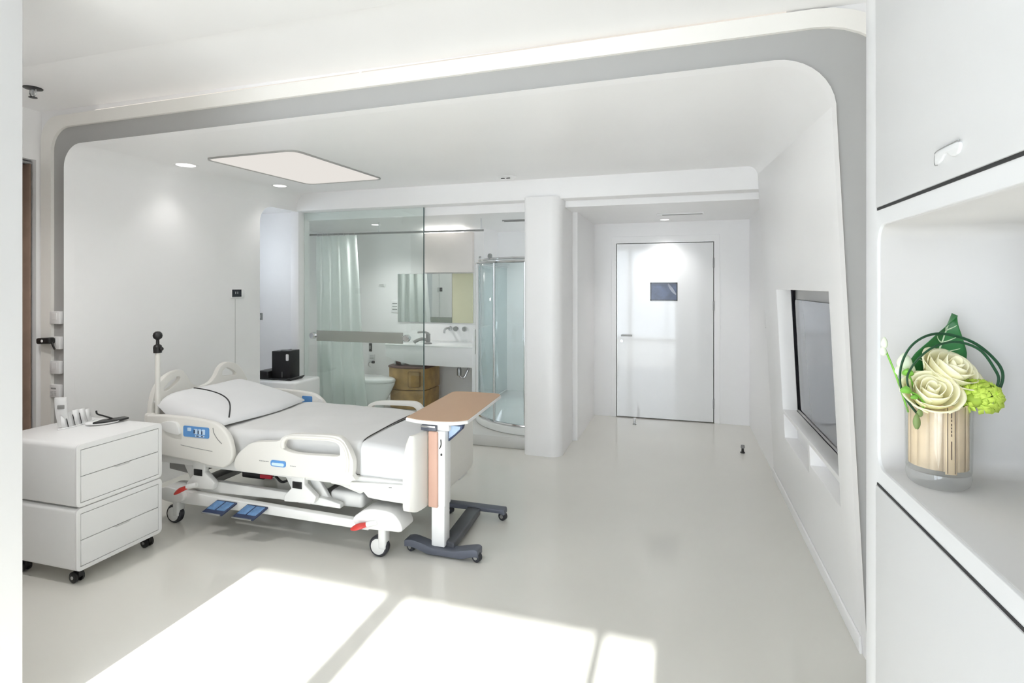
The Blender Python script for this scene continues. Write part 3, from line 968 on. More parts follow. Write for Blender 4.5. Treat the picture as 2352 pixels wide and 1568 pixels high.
# headboard
HB = [(2.862, 0.47), (2.849, 0.686), (2.859, 0.789), (2.888, 0.88), (2.948, 0.946), (3.035, 0.982), (3.1, 0.978), (3.144, 0.923), (3.181, 0.869), (3.259, 0.835), (3.347, 0.847),
      (3.401, 0.892), (3.443, 0.955), (3.517, 0.982), (3.621, 0.948), (3.701, 0.859), (3.735, 0.774), (3.74, 0.686), (3.73, 0.47)]


def sm2(L, k=4):
    return [(p.x, p.y) for p in smooth([(a, b, 0) for a, b in L], k, True)]


HBs = HB[:1] + [(p.x, p.y) for p in smooth([(a, b, 0) for a, b in HB[1:-1]], 4)] + HB[-1:]
bm = nb()
prism(bm, HBs, [sm2([(2.950, 0.868), (2.985, 0.905), (3.05, 0.938), (3.082, 0.932), (3.066, 0.902), (2.995, 0.86), (2.962, 0.852)], 3),
                sm2([(3.470, 0.918), (3.508, 0.938), (3.555, 0.922), (3.605, 0.885), (3.592, 0.866), (3.52, 0.872), (3.470, 0.88)], 3)], YZ, -3.515, -3.475)
fin(bm, 'headboard', M_BED, bed, bev=0.008)
bm = nb(); box(bm, -3.53, -3.44, 2.835, 2.885, 0.40, 0.72, 0.02, 3)
fin(bm, 'headboard_post', M_BED, bed)
bm = nb(); box(bm, -3.53, -3.44, 3.71, 3.76, 0.40, 0.72, 0.02, 3)
fin(bm, 'headboard_post', M_BED, bed)
# push pole with black knob
pole = None
bm = nb(); cyl(bm, (-3.438, 2.87, 0.70), (-3.438, 2.87, 1.145), 0.016, n=16)
pole = fin(bm, 'corner_pole', M_BED, bed)
bm = nb(); lathe(bm, [(0, 0), (0.026, 0.0), (0.028, 0.035), (0.024, 0.05), (0.011, 0.06), (0.010, 0.088), (0.014, 0.092), (0.026, 0.102), (0.030, 0.118), (0.026, 0.135), (0.014, 0.146), (0, 0.148)], (-3.438, 2.87, 1.135), 22)
ball(bm, (-3.405, 2.87, 1.163), 0.016, 0.014, 0.014, 12, 8)
e = fin(bm, 'black_knob', M_BLACK, pole); e['label'] = 'black clamp knob'
# side rails
HR = [(-3.439, 0.447), (-3.439, 0.695), (-3.309, 0.704), (-3.107, 0.704), (-2.901, 0.691), (-2.812, 0.661), (-2.75, 0.605), (-2.722, 0.53), (-2.719, 0.474), (-2.743, 0.43), (-2.795, 0.397), (-2.918, 0.404), (-3.008, 0.418)]
FR = [(-2.701, 0.476), (-2.681, 0.519), (-2.623, 0.574), (-2.545, 0.617), (-2.373, 0.637), (-2.341, 0.661), (-2.293, 0.683), (-2.213, 0.694), (-2.042, 0.703), (-1.951, 0.703), (-1.906, 0.686), (-1.876, 0.65), (-1.84, 0.583), (-1.834, 0.533), (-1.84, 0.481), (-1.858, 0.445), (-2.373, 0.429), (-2.64, 0.426), (-2.691, 0.441)]
FH = [(-2.335, 0.613), (-2.315, 0.644), (-2.27, 0.658), (-2.057, 0.668), (-1.966, 0.666), (-1.93, 0.648), (-1.924, 0.612), (-1.936, 0.585), (-2.057, 0.578), (-2.213, 0.573), (-2.283, 0.58), (-2.325, 0.592)]
for side in (0, 1):
    y0, y1 = (2.785, 2.825) if side == 0 else (3.775, 3.815)
    yo = y0 if side == 0 else y1
    HRs = HR[:3] + [(p.x, p.y) for p in smooth([(a, b, 0) for a, b in HR[3:11]], 3)] + HR[11:]
    bm = nb(); prism(bm, HRs, [], XZ, y0, y1)
    hr = fin(bm, 'head_side_rail', M_BED, bed, bev=0.012)
    FRs = sm2(FR, 3)
    bm = nb(); prism(bm, FRs, [sm2(FH, 3)], XZ, y0, y1)
    fr = fin(bm, 'foot_side_rail', M_BED, bed, bev=0.011)
    # raised rib running over the grip of the foot rail
    bm = nb(); tube(bm, smooth([(-2.33, yo, 0.60), (-2.325, yo, 0.645), (-2.27, yo, 0.672), (-2.06, yo, 0.684), (-1.96, yo, 0.682), (-1.90, yo, 0.655), (-1.868, yo, 0.58), (-1.872, yo, 0.50)], 5), 0.012, 8, flat=0.8)
    fin(bm, 'grip_rib', M_BED, fr)
    a, b = (yo - 0.004, yo + 0.002) if side == 0 else (yo - 0.002, yo + 0.004)
    bm = nb(); prism(bm, rrect(-3.112, -2.90, 0.580, 0.650, 0.012), [], XZ, a, b)
    cp = fin(bm, 'control_panel', M_BLUE, hr)
    f0, f1 = (yo - 0.0065, yo - 0.0035) if side == 0 else (yo + 0.0035, yo + 0.0065)
    for (x0, x1, zz0, zz1) in ((-3.075, -3.045, 0.618, 0.640), (-3.02, -2.992, 0.602, 0.636), (-2.985, -2.962, 0.602, 0.636), (-2.955, -2.93, 0.602, 0.636), (-3.01, -2.935, 0.586, 0.596)):
        bm = nb(); prism(bm, rrect(x0, x1, zz0, zz1, 0.004, 3), [], XZ, f0, f1)
        fin(bm, 'button', M_LBLUE, hr)
    bm = nb()
    for (x0, x1, zz0, zz1) in ((-3.022, -3.012, 0.606, 0.63), (-2.988, -2.98, 0.605, 0.628), (-2.958, -2.95, 0.604, 0.625), (-3.0, -2.98, 0.588, 0.594), (-2.96, -2.945, 0.588, 0.594)):
        box(bm, x0, x1, min(f0, f1) - 0.0006, max(f0, f1) + 0.0006, zz0, zz1)
    fin(bm, 'button_symbol', M_NAVY, hr)
    if side == 1:
        bm = nb(); prism(bm, rrect(-2.965, -2.868, 0.605, 0.662, 0.008), [], XZ, y0 - 0.004, y0 + 0.002)
        fin(bm, 'nurse_panel', M_BLUE, hr)
        bm = nb(); lathe(bm, [(0, -0.006), (0.022, -0.005), (0.026, 0.0), (0, 0)], (-2.79, y0, 0.622), 18, (0, 1, 0))
        fin(bm, 'dial', M_BEDW, hr)
    # grip hollow at the head end
    bm = nb(); prism(bm, sm2([(-3.289, 0.65), (-3.235, 0.672), (-3.165, 0.668), (-3.138, 0.635), (-3.134, 0.592), (-3.2, 0.595), (-3.26, 0.61)], 4), [], XZ, a - 0.016 * (1 - side), b + 0.016 * side)
    fin(bm, 'hand_grip', M_BEDW, hr, bev=0.009)
    # moulded grooves
    bm = nb(); tube(bm, smooth([(-2.87, yo, 0.652), (-2.862, yo, 0.62), (-2.835, yo, 0.585), (-2.80, yo, 0.556)], 4), 0.003, 6)
    fin(bm, 'moulded_groove', M_BEDG, hr)
    bm = nb(); tube(bm, [(-3.137, yo, 0.520), (-3.0, yo, 0.508), (-2.875, yo, 0.5)], 0.002, 6)
    fin(bm, 'moulded_groove', M_BEDG, hr)
    # blue release latch on the foot rail
    bm = nb(); prism(bm, rrect(-2.418, -2.306, 0.482, 0.520, 0.014), [], XZ, a, b)
    lt = fin(bm, 'release_latch', M_BLUE, fr)
    bm = nb(); prism(bm, rrect(-2.408, -2.318, 0.488, 0.506, 0.008), [], XZ, f0, f1)
    fin(bm, 'latch_label', M_LBLUE, fr)
    bm = nb()
    for k in range(6):
        x = -2.505 + k * 0.012
        box(bm, x, x + 0.008, a + 0.002, b - 0.001, 0.504, 0.509)
    for k in range(4):
        x = -2.275 + k * 0.011
        box(bm, x, x + 0.007, a + 0.002, b - 0.001, 0.494, 0.497)
    fin(bm, 'printed_mark', M_BEDG, fr)
    # rail support arms with black pads
    ys = (2.83, 2.87) if side == 0 else (3.73, 3.77)
    for (x0,) in ((-3.04,), (-2.26,)):
        bm = nb(); prism(bm, [(x0 - 0.10, 0.285), (x0 - 0.045, 0.34), (x0 - 0.045, 0.45), (x0 + 0.05, 0.45), (x0 + 0.05, 0.37), (x0 + 0.135, 0.305), (x0 + 0.12, 0.262), (x0 - 0.10, 0.25)], [], XZ, *ys)
        ar = fin(bm, 'rail_arm', M_BEDW, bed, bev=0.006)
        bm = nb(); box(bm, x0 - 0.035, x0 + 0.035, ys[0] - 0.004 if side == 0 else ys[0], ys[1] if side == 0 else ys[1] + 0.004, 0.342, 0.385, 0.003)
        fin(bm, 'black_pad', M_BLACK, ar)
    if side == 1:
        for ch in [o_ for o_ in bed.children if o_.name.split('.')[0] in ('head_side_rail', 'foot_side_rail')][2:]:
            ch.location.z += 0.03
# footboard (curved in plan)
bm = nb()
fb = []
plan = smooth([(-1.478, 2.805, 0), (-1.452, 2.84, 0), (-1.433, 2.91, 0), (-1.425, 3.05, 0), (-1.42, 3.3, 0), (-1.425, 3.55, 0), (-1.435, 3.69, 0), (-1.462, 3.765, 0), (-1.505, 3.80, 0)], 4)
outer = []; inner = []
n = len(plan)
for i, p in enumerate(plan):
    s = abs(i / (n - 1) * 2 - 1)
    zt = 0.732 - 0.13 * (max(0, s - 0.80) / 0.20) ** 1.6
    zb = 0.285 + 0.02 * max(0, s - 0.7) / 0.3
    outer.append((p.x, p.y, zb, zt))
rows = []
for (x, y, zb, zt) in outer:
    ring_ = [(x, zb + 0.02), (x - 0.008, zb), (x - 0.035, zb), (x - 0.04, zb + 0.02), (x - 0.04, zt - 0.02), (x - 0.03, zt), (x - 0.012, zt), (x, zt - 0.02)]
    rows.append([bm.verts.new((a, y, b)) for a, b in ring_])
for a, b in zip(rows, rows[1:]):
    bridge(bm, a, b)
bm.faces.new(rows[0]); bm.faces.new(rows[-1])
fo = fin(bm, 'footboard', M_BED, bed, ang=50)
bm = nb(); prism(bm, rrect(3.07, 3.62, 0.40, 0.66, 0.05), [], YZ, -1.421, -1.414)
fin(bm, 'inset_panel', M_BED, fo, bev=0.002)
# deck frame
bm = nb()
box(bm, -3.45, -1.50, 2.845, 2.885, 0.395, 0.455, 0.008)
fin(bm, 'deck_side_bar', M_BEDW, bed)
bm = nb(); box(bm, -3.45, -1.50, 3.715, 3.755, 0.395, 0.455, 0.008)
fin(bm, 'deck_side_bar', M_BEDW, bed)
bm = nb(); box(bm, -3.44, -1.52, 2.885, 3.715, 0.425, 0.455)
fin(bm, 'deck_plate', M_BEDG, bed)
# foot end box
bm = nb(); prism(bm, [(-1.881, 0.425), (-1.50, 0.445), (-1.50, 0.335), (-1.66, 0.338), (-1.76, 0.345), (-1.79, 0.375), (-1.881, 0.378)], [], XZ, 2.825, 2.845)
fin(bm, 'foot_end_fascia', M_BEDW, bed, bev=0.005)
bm = nb(); box(bm, -1.62, -1.60, 2.8235, 2.826, 0.418, 0.424); box(bm, -1.514, -1.510, 2.8235, 2.826, 0.34, 0.425)
fin(bm, 'fascia_seam', M_BEDG, bed)
# intermediate lift frame
for y0 in (2.87, 3.69):
    bm = nb(); prism(bm, [(-3.16, 0.295), (-2.9, 0.300), (-2.1, 0.285), (-1.98, 0.262), (-1.98, 0.235), (-2.43, 0.240), (-3.05, 0.222), (-3.16, 0.235)], [], XZ, y0, y0 + 0.04)
    fin(bm, 'lift_frame_bar', M_BEDW, bed, bev=0.005)
for x in (-3.05, -2.15):
    bm = nb(); box(bm, x - 0.03, x + 0.03, 2.91, 3.69, 0.245, 0.285, 0.006)
    fin(bm, 'lift_cross_bar', M_BEDG, bed)
for (x0, x1) in ((-2.42, -2.28), (-2.24, -2.10), (-3.25, -3.12)):
    for y0 in (2.90, 3.665):
        bm = nb(); prism(bm, [(x0 - 0.02, 0.43), (x0 + 0.05, 0.43), (x1 + 0.06, 0.22), (x1 - 0.03, 0.22)], [], XZ, y0, y0 + 0.03)
        la = fin(bm, 'lift_arm', M_BEDW, bed, bev=0.006)
        bm = nb(); cyl(bm, (x1 + 0.01, y0 - 0.004, 0.245), (x1 + 0.01, y0 + 0.034, 0.245), 0.010, n=12)
        fin(bm, 'pivot_bolt', M_BEDG, la)
# motor boxes
bm = nb(); box(bm, -2.10, -1.86, 2.93, 3.12, 0.22, 0.315, 0.025, 3)
fin(bm, 'motor_housing', M_BEDW, bed)
bm = nb(); box(bm, -1.86, -1.70, 3.0, 3.1, 0.25, 0.30, 0.02, 3)
fin(bm, 'motor_shaft_cover', M_BEDG, bed)
bm = nb(); prism(bm, [(-2.06, 0.40), (-1.88, 0.375), (-1.83, 0.345), (-1.86, 0.328), (-2.0, 0.365), (-2.07, 0.37)], [], XZ, 2.90, 2.93)
fin(bm, 'cable_guard', M_BEDW, bed, bev=0.004)
bm = nb(); box(bm, -2.80, -2.62, 2.95, 3.15, 0.315, 0.395, 0.01)
fin(bm, 'battery_box', M_BLACK, bed)
bm = nb(); box(bm, -2.63, -2.54, 2.925, 2.945, 0.335, 0.362, 0.005)
e = fin(bm, 'warning_label', mat('crimson_label', c(170, 30, 50), 0.4), bed); e['label'] = 'crimson label plate'
bm = nb(); tube(bm, smooth([(-2.50, 2.92, 0.365), (-2.45, 2.915, 0.335), (-2.41, 2.92, 0.345), (-2.38, 2.93, 0.38), (-2.30, 2.93, 0.36)], 5), 0.008, 8)
fin(bm, 'cable', M_BLACK, bed)
bm = nb(); prism(bm, [(-3.43, 0.40), (-3.16, 0.40), (-3.10, 0.33), (-3.22, 0.29), (-3.43, 0.31)], [], XZ, 2.95, 3.60)
fin(bm, 'head_gearbox', M_BEDG, bed, bev=0.01)
# base frame
for y0, y1 in ((2.815, 2.86), (3.73, 3.775)):
    bm = nb(); prism(bm, [(-3.20, 0.225), (-3.12, 0.235), (-2.95, 0.225), (-1.75, 0.205), (-1.75, 0.155), (-2.50, 0.160), (-3.05, 0.150), (-3.17, 0.150), (-3.24, 0.17)], [], XZ, y0, y1)
    fin(bm, 'base_side_bar', M_BEDW, bed, bev=0.006)
for x0 in (-3.28, -1.72):
    bm = nb(); box(bm, x0 - 0.04, x0 + 0.05, 2.86, 3.73, 0.16, 0.21, 0.01)
    fin(bm, 'base_cross_bar', M_BEDG if x0 < -3 else M_BEDW, bed)
for y0, y1 in ((2.79, 2.93), (3.66, 3.80)):
    bm = nb()
    prism(bm, sm2([(-1.84, 0.225), (-1.76, 0.285), (-1.66, 0.298), (-1.575, 0.285), (-1.525, 0.235), (-1.52, 0.188), (-1.60, 0.182), (-1.70, 0.176), (-1.80, 0.18)], 3), [], XZ, y0, y1)
    fin(bm, 'corner_cover', M_BEDW, bed, bev=0.015)
    bm = nb(); prism(bm, sm2([(-3.34, 0.22), (-3.28, 0.255), (-3.18, 0.25), (-3.12, 0.21), (-3.16, 0.165), (-3.30, 0.165)], 3), [], XZ, y0, y1)
    fin(bm, 'corner_cover', M_BEDW, bed, bev=0.015)


def bed_castor(x, y, sgn):
    r = 0.062
    cx_ = x - 0.02
    bm = nb(); lathe(bm, [(0.044, -0.022), (r - 0.008, -0.022), (r, -0.012), (r, 0.012), (r - 0.008, 0.022), (0.044, 0.022), (0.044, -0.022)], (cx_, y, r), 36, (0, 1, 0))
    tr = fin(bm, 'castor_tyre', M_TYRE, bed)
    bm = nb(); lathe(bm, [(0, -0.028), (0.034, -0.027), (0.046, -0.022), (0.046, 0.022), (0.034, 0.027), (0, 0.028)], (cx_, y, r), 30, (0, 1, 0))
    fin(bm, 'castor_hub', M_BEDW, bed)
    bm = nb(); box(bm, x - 0.018, x + 0.034, y - 0.030, y + 0.030, 0.05, 0.185, 0.012, 3)
    fin(bm, 'castor_fork', M_BEDW, bed)


for x in (-3.235, -1.675):
    for y in (2.85, 3.74):
        bed_castor(x, y, 1)
# brake pedals
for (x0, z0, x1, z1) in ((-3.16, 0.235, -3.06, 0.285), (-1.83, 0.180, -1.72, 0.212)):
    bm = nb(); tube(bm, smooth([(x0, 2.755, z0), ((x0 + x1) / 2, 2.76, (z0 + z1) / 2 + 0.005), (x1, 2.785, z1)], 5), [0.006, 0.012, 0.016, 0.019, 0.02, 0.02, 0.019, 0.017, 0.015, 0.013, 0.012], 10, flat=0.5)
    fin(bm, 'brake_pedal', M_RED, bed)
    bm = nb(); tube(bm, [(x1 - 0.02, 2.78, z1 - 0.005), (x1 + 0.04, 2.80, z1 + 0.01)], 0.017, 10)
    fin(bm, 'pedal_arm', M_BEDW, bed)
# blue height pedals
for (x0, x1) in ((-2.86, -2.70), (-2.62, -2.46)):
    zt = 0.225
    tp = lambda a, b, t_: Vector((a - 0.05 * (1 - b), 2.735 + 0.075 * b - 0.2 * t_ * 0, 0.158 + 0.055 * b + t_))
    bm = nb(); prism(bm, [(x0, 0), (x1, 0), (x1, 1), (x0, 1)], [], tp, -0.012, 0.0)
    pd = fin(bm, 'height_pedal', M_NAVY, bed, bev=0.003)
    wd_ = (x1 - x0)
    for k in (0, 1):
        bm = nb(); prism(bm, [(x0 + wd_ * (0.06 + 0.47 * k), 0.25), (x0 + wd_ * (0.46 + 0.47 * k), 0.25), (x0 + wd_ * (0.46 + 0.47 * k), 0.9), (x0 + wd_ * (0.06 + 0.47 * k), 0.9)], [], tp, -0.002, 0.004)
        fin(bm, 'pedal_pad', M_PEDAL, pd, bev=0.002)
    bm = nb(); box(bm, x0 - 0.05, x1 - 0.06, 2.728, 2.74, 0.150, 0.158, 0.002)
    fin(bm, 'pedal_lip', M_STEEL, pd)

# mattress and bedding
bm = nb(); box(bm, -3.44, -1.53, 2.895, 3.705, 0.456, 0.628, 0.05, 4)
mt = tag(fin(bm, 'mattress', M_LINEN, loc=(-2.45, 3.3, 0.456)), 'white mattress on the hospital bed', 'mattress')


def cloth(name, m, xs, drop_near, drop_far, top, y0, y1, label, cat, wob=0.004, seed=1):
    rnd = random.Random(seed)
    ph = [rnd.uniform(0, 6.28) for _ in range(8)]
    bm = nb()
    sec = []
    rC = 0.05
    # cross-section parameter list (y,z)
    def section(x, topz, zn, zf, bulge):
        pts = [(y0 - bulge, zn)]
        for i in range(5):
            s = i / 4
            pts.append((y0 - bulge * (1 - s), zn + (topz - rC - zn) * (i + 1) / 6))
        pts += [(y0 + rC + rC * math.cos(R(a)), topz - rC + rC * math.sin(R(a))) for a in range(180, 89, -18)]
        for i in range(1, 14):
            yy = y0 + rC + (y1 - y0 - 2 * rC) * i / 14
            pts.append((yy, topz + 0.012 * math.sin(math.pi * i / 14)))
        pts += [(y1 - rC + rC * math.cos(R(a)), topz - rC + rC * math.sin(R(a))) for a in range(90, -1, -18)]
        pts += [(y1, zf + (topz - rC - zf) * (1 - (i + 1) / 5)) for i in range(5)]
        return pts
    nx = 40
    V = []
    for k in range(nx + 1):
        s = k / nx
        x = xs[0] + (xs[1] - xs[0]) * s
        P = section(x, top(s), drop_near(s), drop_far, 0.0)
        V.append([bm.verts.new((x, y, z + wob * (math.sin(9 * x + 5 * y + ph[0]) + 0.6 * math.sin(17 * x - 8 * y + ph[1]) + 0.5 * math.sin(4 * x + 13 * y + ph[2])) * (0.3 + 0.7 * (z > 0.6)))) for y, z in P])
    for k in range(nx):
        for i in range(len(V[0]) - 1):
            bm.faces.new((V[k][i], V[k + 1][i], V[k + 1][i + 1], V[k][i + 1]))
    o = fin(bm, name, m, loc=((xs[0] + xs[1]) / 2, (y0 + y1) / 2, top(0.5)), ang=60, solid=0.008)
    return tag(o, label, cat)


cloth('bed_blanket', M_BLANKET, (-3.02, -1.84), lambda s: 0.46, 0.47, lambda s: 0.650 + 0.015 * math.sin(math.pi * s), 2.875, 3.73, 'pale grey blanket tucked over the middle of the bed', 'blanket', 0.0035, 3)
cloth('foot_sheet', M_LINEN, (-1.836, -1.525), lambda s: 0.452, 0.47, lambda s: 0.648 - 0.012 * s, 2.868, 3.735, 'bright white sheet folded over the foot of the mattress', 'sheet', 0.003, 5)
# blanket seams
bm = nb(); tube(bm, smooth([(-1.838, 2.885, 0.630), (-1.838, 2.93, 0.659), (-1.838, 3.1, 0.668), (-1.838, 3.3, 0.673), (-1.838, 3.5, 0.672)], 6), 0.0035, 6)
tag(fin(bm, 'blanket_edge_cord', mat('dark_piping', c(60, 58, 58), 0.7), loc=(-1.84, 3.2, 0.68)), 'thin dark cord along the foot edge of the blanket', 'cord')
# pillow
pl = thing('pillow', 'plump white pillow with black piping at the head of the bed', 'pillow', (-3.13, 3.26, 0.66))
PX0, PX1, PY0, PY1 = -3.45, -2.84, 2.86, 3.66


def ptop(s, v):
    ed = (1 - abs(2 * v - 1) ** 6) ** 0.5 if abs(2 * v - 1) < 1 else 0
    pr = min(1, (s / 0.08)) ** 0.5 if s < 0.08 else 1 - 0.80 * ((s - 0.08) / 0.92) ** 1.15
    es = (1 - s ** 14) ** 0.5
    return pr * (0.35 + 0.65 * ed) * es


def pz(s, v):
    zb = pbot(s, v)
    zt = 0.690 + 0.165 * ptop(s, v)
    return max(zt, zb + 0.004)


def pbot(s, v):
    return 0.680 + 0.120 * max(0, 1 - s / 0.30) * (1 - min(1, v / 0.5)) ** 0.8 if v < 0.5 else 0.68


bm = nb()


def px(s, v):
    return PX0 + (PX1 - PX0) * s + 0.02 * math.sin(math.pi * v) - 0.015 * math.cos(6 * v)


T = [[bm.verts.new((px(i / 26, j / 26), PY0 + (PY1 - PY0) * j / 26 - 0.012 * math.sin(math.pi * i / 26) * math.cos(math.pi * j / 26), pz(i / 26, j / 26))) for j in range(27)] for i in range(27)]
Bt = [[bm.verts.new((px(i / 26, j / 26), PY0 + (PY1 - PY0) * j / 26 - 0.012 * math.sin(math.pi * i / 26) * math.cos(math.pi * j / 26), pbot(i / 26, j / 26))) for j in range(27)] for i in range(27)]
for G in (T, Bt):
    for i in range(26):
        for j in range(26):
            bm.faces.new((G[i][j], G[i + 1][j], G[i + 1][j + 1], G[i][j + 1]))
for i in range(26):
    for (j) in (0, 26):
        bm.faces.new((T[i][j], T[i + 1][j], Bt[i + 1][j], Bt[i][j]))
        bm.faces.new((T[j][i], T[j][i + 1], Bt[j][i + 1], Bt[j][i]))
fin(bm, 'pillow_body', M_LINEN, pl, ang=80)
bm = nb()
pts = []
for k in range(25):
    u = k / 24
    s = 0.10 + 0.85 * u; v = 0.30 - 0.22 * u ** 1.6 + 0.10 * math.sin(math.pi * u)
    pts.append((px(s, v), PY0 + (PY1 - PY0) * v, pz(s, v) + 0.002))
tube(bm, pts, 0.005, 6)
e = fin(bm, 'piping', M_BLACK, pl); e['label'] = 'black piping line'

# ================================================================== OVERBED TABLE
t = thing('overbed_table', 'wheeled overbed table with tan top at the foot of the bed', 'table', (-1.36, 3.2, 0.0))
top = [(p.x, p.y) for p in smooth([(-1.60, 2.99, 0), (-1.50, 2.955, 0), (-1.40, 2.95, 0), (-1.28, 2.97, 0), (-1.205, 3.03, 0)], 4)] + [(p.x, p.y) for p in smooth([(-1.25, 3.80, 0), (-1.28, 3.845, 0), (-1.33, 3.86, 0)], 3)] + [(p.x, p.y) for p in smooth([(-1.58, 3.85, 0), (-1.63, 3.835, 0), (-1.645, 3.79, 0)], 3)]
bm = nb(); prism(bm, top, [], XY, 0.770, 0.792)
fin(bm, 'table_top_edge', M_CAB, t, bev=0.006)
cxm = sum(p[0] for p in top) / len(top); cym = sum(p[1] for p in top) / len(top)
top2 = [(cxm + (a - cxm) * 0.975, cym + (b - cym) * 0.982) for a, b in top]
bm = nb(); prism(bm, top2, [], XY, 0.7915, 0.7945)
e = fin(bm, 'table_top', M_WOODTOP, t); e['label'] = 'tan laminate top surface'
bm = nb(); box(bm, -1.41, -1.325, 2.955, 3.035, 0.05, 0.33, 0.006)
fin(bm, 'inner_column', M_CAB, t)
bm = nb(); box(bm, -1.42, -1.32, 2.95, 3.04, 0.29, 0.735, 0.008)
cl = fin(bm, 'outer_column', M_CAB, t)
bm = nb(); box(bm, -1.424, -1.362, 2.938, 2.955, 0.285, 0.735, 0.008, 3)
fin(bm, 'column_cover', M_PINK, cl)
bm = nb(); box(bm, -1.415, -1.30, 2.965, 3.06, 0.734, 0.771, 0.008)
fin(bm, 'support_head', M_CAB, t)
bm = nb(); box(bm, -1.475, -1.375, 2.945, 2.966, 0.735, 0.768, 0.004)
lv = fin(bm, 'lever_housing', M_SLATE, t)
bm = nb(); box(bm, -1.47, -1.38, 2.940, 2.946, 0.756, 0.766, 0.002)
fin(bm, 'lever', M_CHROME, lv)
bm = nb(); prism(bm, [(-1.32, 0.770), (-1.225, 0.770), (-1.232, 0.745), (-1.28, 0.70), (-1.32, 0.665)], [], XZ, 3.0, 3.035)
br = fin(bm, 'bracket', M_NAVY, t, bev=0.003)
bm = nb(); prism(bm, [(-1.315, 0.762), (-1.24, 0.762), (-1.245, 0.745), (-1.28, 0.712), (-1.315, 0.685)], [], XZ, 2.996, 3.0)
fin(bm, 'bracket_face', mat('pale_blue_metal', c(170, 192, 220), 0.35, var=0.08, scale=30), br)
bm = nb(); tube(bm, smooth([(-1.345, 2.947, 0.69), (-1.342, 2.943, 0.66), (-1.352, 2.944, 0.635)], 4), 0.003, 6); ball(bm, (-1.342, 2.948, 0.60), 0.006, 0.004, 0.008, 10, 6)
fin(bm, 'adjust_key', M_BLACK, cl)
# base
arcx = smooth([(-1.575, 0, 0.075), (-1.53, 0, 0.083), (-1.46, 0, 0.07), (-1.38, 0, 0.05), (-1.28, 0, 0.048), (-1.19, 0, 0.066), (-1.13, 0, 0.078), (-1.105, 0, 0.070)], 4)
bm = nb()
up = [(p.x, p.z) for p in arcx]
lo = [(p.x, max(0.012, p.z - 0.038 - 0.012 * math.sin(math.pi * i / (len(arcx) - 1)))) for i, p in enumerate(arcx)][::-1]
prism(bm, up + lo, [], XZ, 2.925, 3.005)
fin(bm, 'front_foot', M_SLATE, t, bev=0.008)
bm = nb(); prism(bm, [(-1.56, 0.085), (-1.13, 0.085), (-1.125, 0.05), (-1.14, 0.045), (-1.17, 0.055), (-1.53, 0.055), (-1.56, 0.05)], [], XZ, 3.49, 3.56)
fin(bm, 'rear_foot', M_SLATE, t, bev=0.008)
bm = nb(); prism(bm, [(-1.36, 2.99), (-1.27, 2.97), (-1.30, 3.50), (-1.395, 3.50)], [], XY, 0.030, 0.078)
fin(bm, 'spine', mat('dark_slate', c(70, 72, 78), 0.4, var=0.05), t, bev=0.01)
for (x, y) in ((-1.545, 2.965), (-1.12, 2.955), (-1.54, 3.53), (-1.15, 3.53)):
    bm = nb(); lathe(bm, [(0, -0.016), (0.018, -0.018), (0.028, -0.014), (0.028, 0.014), (0.018, 0.018), (0, 0.016)], (x, y, 0.028), 22, (0.3, 1, 0))
    wl = fin(bm, 'castor_wheel', M_TYRE, t)
    bm = nb(); lathe(bm, [(0, -0.019), (0.013, -0.019), (0.013, 0.019), (0, 0.019)], (x, y, 0.028), 16, (0.3, 1, 0))
    fin(bm, 'castor_hub', M_STEEL, wl)

# ================================================================== BEDSIDE CABINET (front left)
CA = R(-4)
t = thing('bedside_cabinet', 'white two tier drawer cabinet on black castors beside the bed', 'cabinet', (-3.05, 2.08, 0.0))
Mc = Matrix.Translation((-3.052, 2.078, 0)) @ Matrix.Rotation(R(0.8), 4, 'Z')
W_, D_ = 0.505, 0.62   # along +Y, along -X


def cbox(bm, x0, x1, y0, y1, z0, z1, bev=0.0, seg=3):
    box(bm, x0, x1, y0, y1, z0, z1, bev, seg, M=Mc)


def cfront(bm, y0, y1, z0, z1, holes, x0, x1):
    prism(bm, rrect(y0, y1, z0, z1, 0.025, 5), holes, lambda a, b, t_: Mc @ Vector((t_, a, b)), x0, x1)


for (z0, z1, dz) in ((0.075, 0.41, 0.0), (0.415, 0.752, 0.0)):
    bm = nb()
    cfront(bm, 0.0, W_, z0, z1, [], -D_, -0.012)
    bd = fin(bm, 'lower_body' if z0 < 0.2 else 'upper_body', M_CAB, t, bev=0.004)
    bm = nb()
    cfront(bm, 0.0, W_, z0, z1, [[(0.022, z0 + 0.022), (W_ - 0.022, z0 + 0.022), (W_ - 0.022, z1 - 0.03), (0.022, z1 - 0.03)]], -0.012, 0.0)
    fin(bm, 'face_frame', M_CAB, bd, bev=0.002, seg=2)
    zm = (z0 + z1) / 2 - 0.005
    for k, (a, b) in enumerate(((z0 + 0.025, zm - 0.0015), (zm + 0.0015, z1 - 0.033))):
        bm = nb(); cbox(bm, -0.011, -0.0005, 0.0245, W_ - 0.0245, a, b, 0.002, 1)
        dr = fin(bm, 'drawer_front', M_CAB, bd)
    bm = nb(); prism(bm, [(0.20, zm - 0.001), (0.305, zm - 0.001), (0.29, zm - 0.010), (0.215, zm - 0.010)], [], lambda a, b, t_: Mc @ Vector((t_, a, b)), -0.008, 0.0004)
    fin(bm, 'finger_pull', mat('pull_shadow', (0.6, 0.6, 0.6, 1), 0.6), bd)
    bm = nb(); cbox(bm, -0.0118, -0.006, 0.023, W_ - 0.023, z0 + 0.023, z1 - 0.031)
    fin(bm, 'drawer_gap', mat('gap_grey', (0.18, 0.18, 0.18, 1), 0.7), bd)
bm = nb(); cbox(bm, -D_ + 0.02, -0.02, 0.015, W_ - 0.015, 0.41, 0.4155)
fin(bm, 'tier_joint', M_BEDG, t)
